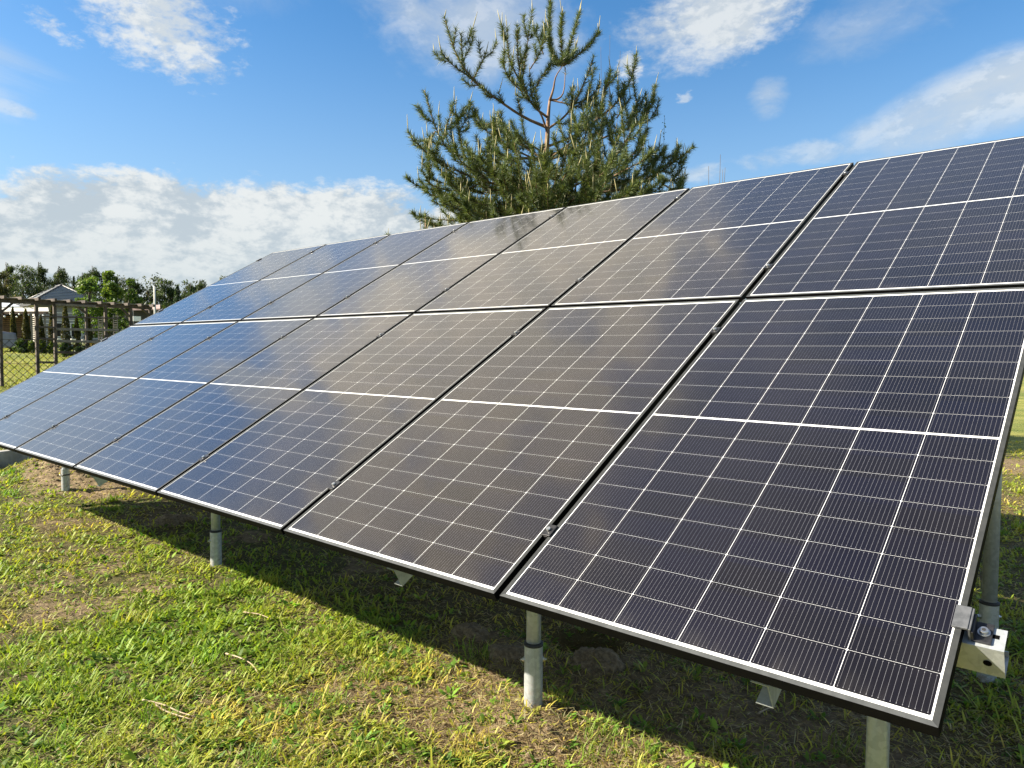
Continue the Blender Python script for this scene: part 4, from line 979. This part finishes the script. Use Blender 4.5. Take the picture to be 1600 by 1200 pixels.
# trunk: read from the picture; splits near the top and joins again in a whorl
tr = [Vector((0, 0, -.15)), Vector((0, 0, .6)), zp(703, 930), zp(714, 790), zp(724, 660), zp(728, 560), zp(735, 482)]
wood.tube(spline(tr, 16), [.050 - .036 * k / 16 for k in range(17)], 10)
shoot([zp(735, 482), zp(752, 430, -.02), zp(764, 370, -.03), zp(800, 312)], .016, .97, 100, cd=False)
shoot([zp(738, 478), zp(775, 465, .06), zp(804, 430, .05), zp(812, 320, .02)], .015, .9, 300, cd=False)
top_ = (803, 314)
for pts, dep in (([(803, 314), (745, 250), (733, 130), (737, 30)], -.10), ([(803, 314), (820, 250), (850, 150), (882, 40)], .08), ([(803, 314), (880, 255), (930, 215), (968, 160)], -.05), ([(803, 314), (790, 240), (785, 170), (790, 110)], -.2),
                 ([(803, 314), (760, 280), (745, 215), (735, 140)], .2), ([(803, 314), (830, 270), (850, 230), (870, 190)], .25)):
    p_ = shoot([zp(q_[0], q_[1], dep * k / 3) for k, q_ in enumerate(pts)], .010, .03, 1150, n=12)
    if p_: candle(p_[-1], p_[-1] - p_[-2], 3)
MAIN = [
 ([(722, 610), (610, 570), (490, 500), (385, 425), (300, 320), (243, 150)], -.35, .018, .35, 7), ([(400, 430), (340, 390), (270, 350), (228, 310)], -.35, .010, .2, 3), ([(330, 330), (318, 280), (318, 215)], -.30, .008, .1, 2), ([(360, 410), (400, 350), (432, 300)], -.25, .008, .15, 2),
 ([(722, 560), (650, 520), (600, 430), (580, 330), (578, 225)], -.55, .014, .3, 6), ([(600, 430), (615, 340), (645, 150)], -.5, .010, .2, 4), ([(590, 420), (540, 340), (532, 240)], -.55, .010, .2, 3), ([(640, 350), (680, 300), (705, 240)], -.35, .008, .2, 2), ([(705, 260), (680, 200), (655, 150)], -.1, .008, .1, 2),
 ([(600, 470), (540, 440), (505, 385)], -.6, .009, .2, 2), ([(640, 490), (690, 430), (735, 390)], -.55, .009, .2, 3),
 ([(722, 630), (690, 560), (640, 515), (570, 500)], -.3, .014, .4, 4),
 ([(722, 620), (800, 570), (850, 510), (900, 410), (936, 310)], -.25, .014, .3, 6), ([(850, 510), (930, 480), (965, 430)], -.2, .009, .15, 4), ([(745, 480), (810, 500), (880, 520), (960, 470)], -.1, .010, .3, 4),
 ([(730, 700), (850, 650), (950, 580), (985, 510), (1005, 420), (1030, 330)], .05, .016, .45, 6), ([(975, 560), (1060, 480), (1120, 390), (1165, 260)], .15, .012, .15, 7),
 ([(735, 740), (900, 690), (1060, 620), (1170, 570), (1240, 450), (1270, 360)], .3, .016, .4, 8), ([(1150, 585), (1210, 555), (1280, 505)], .3, .009, .15, 3), ([(1090, 610), (1150, 520), (1185, 430)], .25, .009, .15, 4), ([(1060, 560), (1100, 500), (1130, 450)], .1, .009, .15, 3),
 ([(720, 760), (600, 770), (420, 790), (290, 775), (215, 690), (160, 510)], -.5, .018, .45, 7), ([(225, 715), (250, 650), (292, 550)], -.45, .009, .12, 3), ([(330, 780), (320, 720), (295, 600)], -.4, .009, .2, 3), ([(190, 650), (175, 700), (165, 740)], -.4, .008, .1, 2),
 ([(715, 880), (560, 920), (420, 895), (300, 865), (190, 815), (112, 755)], -.75, .018, .35, 8), ([(300, 865), (220, 830), (170, 760)], -.7, .009, .15, 3), ([(420, 895), (330, 960), (200, 950), (165, 900)], -.8, .010, .2, 4), ([(560, 920), (470, 960), (400, 900), (380, 820)], -.9, .010, .2, 4),
 ([(720, 770), (620, 700), (560, 640), (500, 560), (390, 560)], .3, .014, .3, 6), ([(720, 740), (600, 690), (490, 690), (460, 660)], -.4, .012, .3, 5), ([(700, 780), (560, 720), (430, 640), (380, 560)], -.2, .012, .3, 5),
 ([(735, 760), (800, 720), (850, 692), (900, 600)], -.3, .014, .5, 4), ([(735, 765), (870, 720), (960, 650), (1000, 600)], -.2, .014, .4, 5),
 ([(725, 900), (860, 950), (980, 880), (1100, 790), (1180, 660)], -.3, .016, .35, 8), ([(980, 880), (1020, 800), (1070, 640)], -.2, .010, .2, 5), ([(900, 920), (940, 800), (960, 640)], -.5, .010, .2, 5), ([(850, 940), (860, 800), (890, 690)], -.6, .010, .2, 5),
 ([(730, 930), (1000, 920), (1150, 880), (1260, 825), (1350, 760), (1440, 690)], .1, .018, .35, 9), ([(1250, 830), (1310, 860), (1380, 840)], .1, .009, .1, 3), ([(1200, 850), (1240, 780), (1300, 700)], .1, .009, .15, 4), ([(1130, 890), (1180, 800), (1215, 720)], .2, .009, .15, 4), ([(1290, 880), (1360, 900), (1395, 840)], .2, .009, .1, 3),
]
for pts, dep, r_, br, sd in MAIN:
    nn = len(pts) - 1; d0 = dep * .35 if pts[0][0] not in range(695, 750) else 0
    hi_ = sum(q_[1] for q_ in pts) / len(pts) < 520
    limb([zp(q_[0], q_[1], d0 + (dep - d0) * k / nn) for k, q_ in enumerate(pts)], r_, br, max(2, int(sd * (.85 if hi_ else 1))), (.14, .30) if hi_ else (.2, .42))
# the lower whorls: branches all round the stem
for wz in (1.1, 1.45, 1.72, 1.95, 2.18, 2.42, 2.66):
    nb = 7; a0 = random.random() * 6.28
    for k in range(nb):
        a_ = a0 + k * 6.283 / nb + random.gauss(0, .18); L = random.uniform(.95, 1.45) * (1.0 if wz < 2.2 else .8); d_ = hr3 * math.cos(a_) + hv3 * math.sin(a_)
        if d_.dot(hr3) < -.3: L *= .80
        if d_.dot(-hv3) > .3 and wz < 1.5: L *= .75
        p0 = Vector((0, 0, wz)); rise = random.uniform(.28, .55) * L
        limb([p0, p0 + d_ * L * .35 + Vector((0, 0, rise * .22)), p0 + d_ * L * .72 + Vector((0, 0, rise * .55)), p0 + d_ * L + Vector((0, 0, rise * 1.25))], .014, .38, 8, (.25, .48))
# upright inner shoots that fill the crown's heart
for k in range(320):
    a_ = random.random() * 6.283; L = 1.22 * math.sqrt(random.uniform(.01, 1)); z_ = random.uniform(1.9, 3.3 - .45 * L); d_ = hr3 * math.cos(a_) + hv3 * math.sin(a_)
    p0 = d_ * L + Vector((0, 0, z_)); p1 = p0 + d_ * random.uniform(.10, .34) + Vector((random.gauss(0, .06), random.gauss(0, .06), random.uniform(.06, .27)))
    shoot([p0 - d_ * .15, p0.lerp(p1, .5) + d_ * .05, p1], .006, .05, 620, random.uniform(.8, 1.1))
pine = thing('scots_pine', 'young tall pine with upright pale candles rising behind the solar array', 'tree', FOOT); pine.scale = (SC_, SC_, SC_)
def needles_mesh(name, B, D_, Ln, tint, wd_=.0062):
    n = len(B); s_ = np.cross(D_, rng.standard_normal((n, 3))); s_ /= np.linalg.norm(s_, axis=1)[:, None]
    vs = np.empty((n, 3, 3), np.float32); vs[:, 0] = B - s_ * wd_ * .5; vs[:, 1] = B + s_ * wd_ * .5; vs[:, 2] = B + D_ * Ln[:, None]
    return npmesh(name, vs.reshape(-1, 3), np.arange(n * 3), np.arange(n) * 3, None, M_needle, np.clip(np.repeat(tint, 3, 0), .004, .9))
wood.build('trunk', M_bark, pine)
NB, NDir, NLen, NTint = (np.concatenate(q_) for q_ in (NB, NDir, NLen, NTint))
link('crown', needles_mesh('crown', NB, NDir, NLen, NTint), pine)
M_cand = simple('pale_pine_candles', (.26, .235, .10), (.40, .35, .17), 30., .7)
def candles_build(lst, parent):
    m = MB()
    for p_, d_, L in lst: m.tube([p_ - d_ * .01, p_ + d_ * L * .5, p_ + d_ * L], [.0042, .0050, .0015], 5)
    return tag(m.build('new_shoots', M_cand, parent), kind='stuff')
candles_build(cand, pine)
# small pines whose tips show over the top edge
def small_pine(px, py, D, lab):
    global NB, NDir, NLen, NTint, cand, wood
    NB, NDir, NLen, NTint = [], [], [], []; cand = []; wood = MB()
    q_ = at(px, 540, D); zt = at(px, py, D).z; zb_ = float(height(q_.x, q_.y)); t = thing('young_pine', lab, 'tree', (q_.x, q_.y, zb_), 'young pines behind the array'); h = zt - zb_
    wood.tube([(0, 0, -.1), (0, 0, h * .6), (0, 0, h - .12)], [.03, .018, .008], 8); brush([Vector((0, 0, h * .72)), Vector((0, 0, h - .1))], 0, 800); candle(Vector((0, 0, h - .17)), (0, 0, 1), 3)
    for wz in np.arange(.25, .93, .10):
        for k in range(6):
            a_ = random.random() * 6.283; L = (1.05 - wz) * h * .30; d_ = Vector((math.cos(a_), math.sin(a_), 0)); p0 = Vector((0, 0, wz * h)); shoot([p0, p0 + d_ * L * .6 + Vector((0, 0, L * .25)), p0 + d_ * L + Vector((0, 0, L * .75))], .007, .2, 520)
    wood.build('trunk', M_bark, t); a, b_, c_, d_ = (np.concatenate(z_) for z_ in (NB, NDir, NLen, NTint)); link('crown', needles_mesh('crown', a, b_, c_, d_), t); candles_build(cand, t)
small_pine(665, 322, 8.3, 'young pine whose single candle tip shows left of the big pine')
small_pine(606, 356, 9.2, 'young pine whose tip just clears the top edge of the array')
# saplings
def sapling(px, py, D, lab, leafy, stems):
    q_ = at(px, 540, D); zb_ = float(height(q_.x, q_.y)); t = thing('sapling', lab, 'tree', (q_.x, q_.y, zb_)); m = MB(); C_ = []
    for (dx, ytop, bow) in stems:
        zt = at(px, ytop, D).z - zb_; ox = hr3 * (dx / FPX * D)
        path = spline([Vector((0, 0, -.05)), ox * .6 + Vector((0, 0, zt * .6)), ox + hr3 * bow + Vector((0, 0, zt))], 8); m.tube(path, [.011 - .0085 * k / 8 for k in range(9)], 6)
        if leafy:
            for k in range(90): u = random.uniform(.62, 1.); i = min(int(u * 8), 7); C_.append(path[i].lerp(path[i + 1], u * 8 - i) + Vector((random.gauss(0, .045), random.gauss(0, .045), random.gauss(0, .03))) * (1.35 - u))
    m.build('trunk', M_bark2, t)
    if C_:
        C_ = np.array([tuple(c_) for c_ in C_]); link('crown', leaves_mesh('crown', C_, rng.uniform(.025, .05, len(C_)), palette(len(C_), [(.09, .14, .03), (.12, .17, .04), (.07, .11, .03)]), M_leaf, .55, .3), t)
sapling(1031, 188, 12.5, 'slender leafy sapling rising at the right side of the pine', True, ((0, 186, .02), (14, 236, .03), (-12, 240, -.02)))
sapling(1116, 250, 8.6, 'bare thin twigs standing above the array right of the pine', False, ((-14, 263, 0), (4, 245, 0), (9, 265, .02), (12, 268, -.03)))
sapling(948, 66, 13.5, 'bare reddish twigs showing between the upper pine branches', False, ((0, 64, -.01), (-13, 82, -.02), (13, 88, .03)))
# fallen twigs on the lawn
M_twig = simple('dry_twig', (.28, .21, .13), (.40, .32, .21), 30., .8)
def twig(px_list, lab):
    pts_ = []
    for (a, b_) in px_list:
        d_ = at(a, b_, 1.) - CAMP; k = -(CAMP.z - .02) / d_.z; q_ = CAMP + d_ * k; pts_.append(Vector((q_.x, q_.y, float(height(q_.x, q_.y)) + .018)))
    m = MB(); path = spline(pts_, 10); m.tube(path, [.0042 - .0022 * k / 10 for k in range(11)], 6); tag(m.build('fallen_twig', M_twig), lab, 'twig', 'dry twigs lying on the lawn')
twig([(353, 1021), (375, 1030), (393, 1040), (404, 1056)], 'bent pale twig lying in the green grass')
twig([(223, 1096), (255, 1103), (280, 1113), (306, 1122)], 'long straight pale twig in front of the dry patch')
twig([(240, 1101), (262, 1113), (300, 1126)], 'thinner pale twig crossing the long straight one')
twig([(380, 951), (405, 957), (425, 966)], 'short pale twig near the shadow edge')
twig([(1186, 1117), (1200, 1109), (1213, 1106)], 'short grey twig in the shade below the nearest panel')
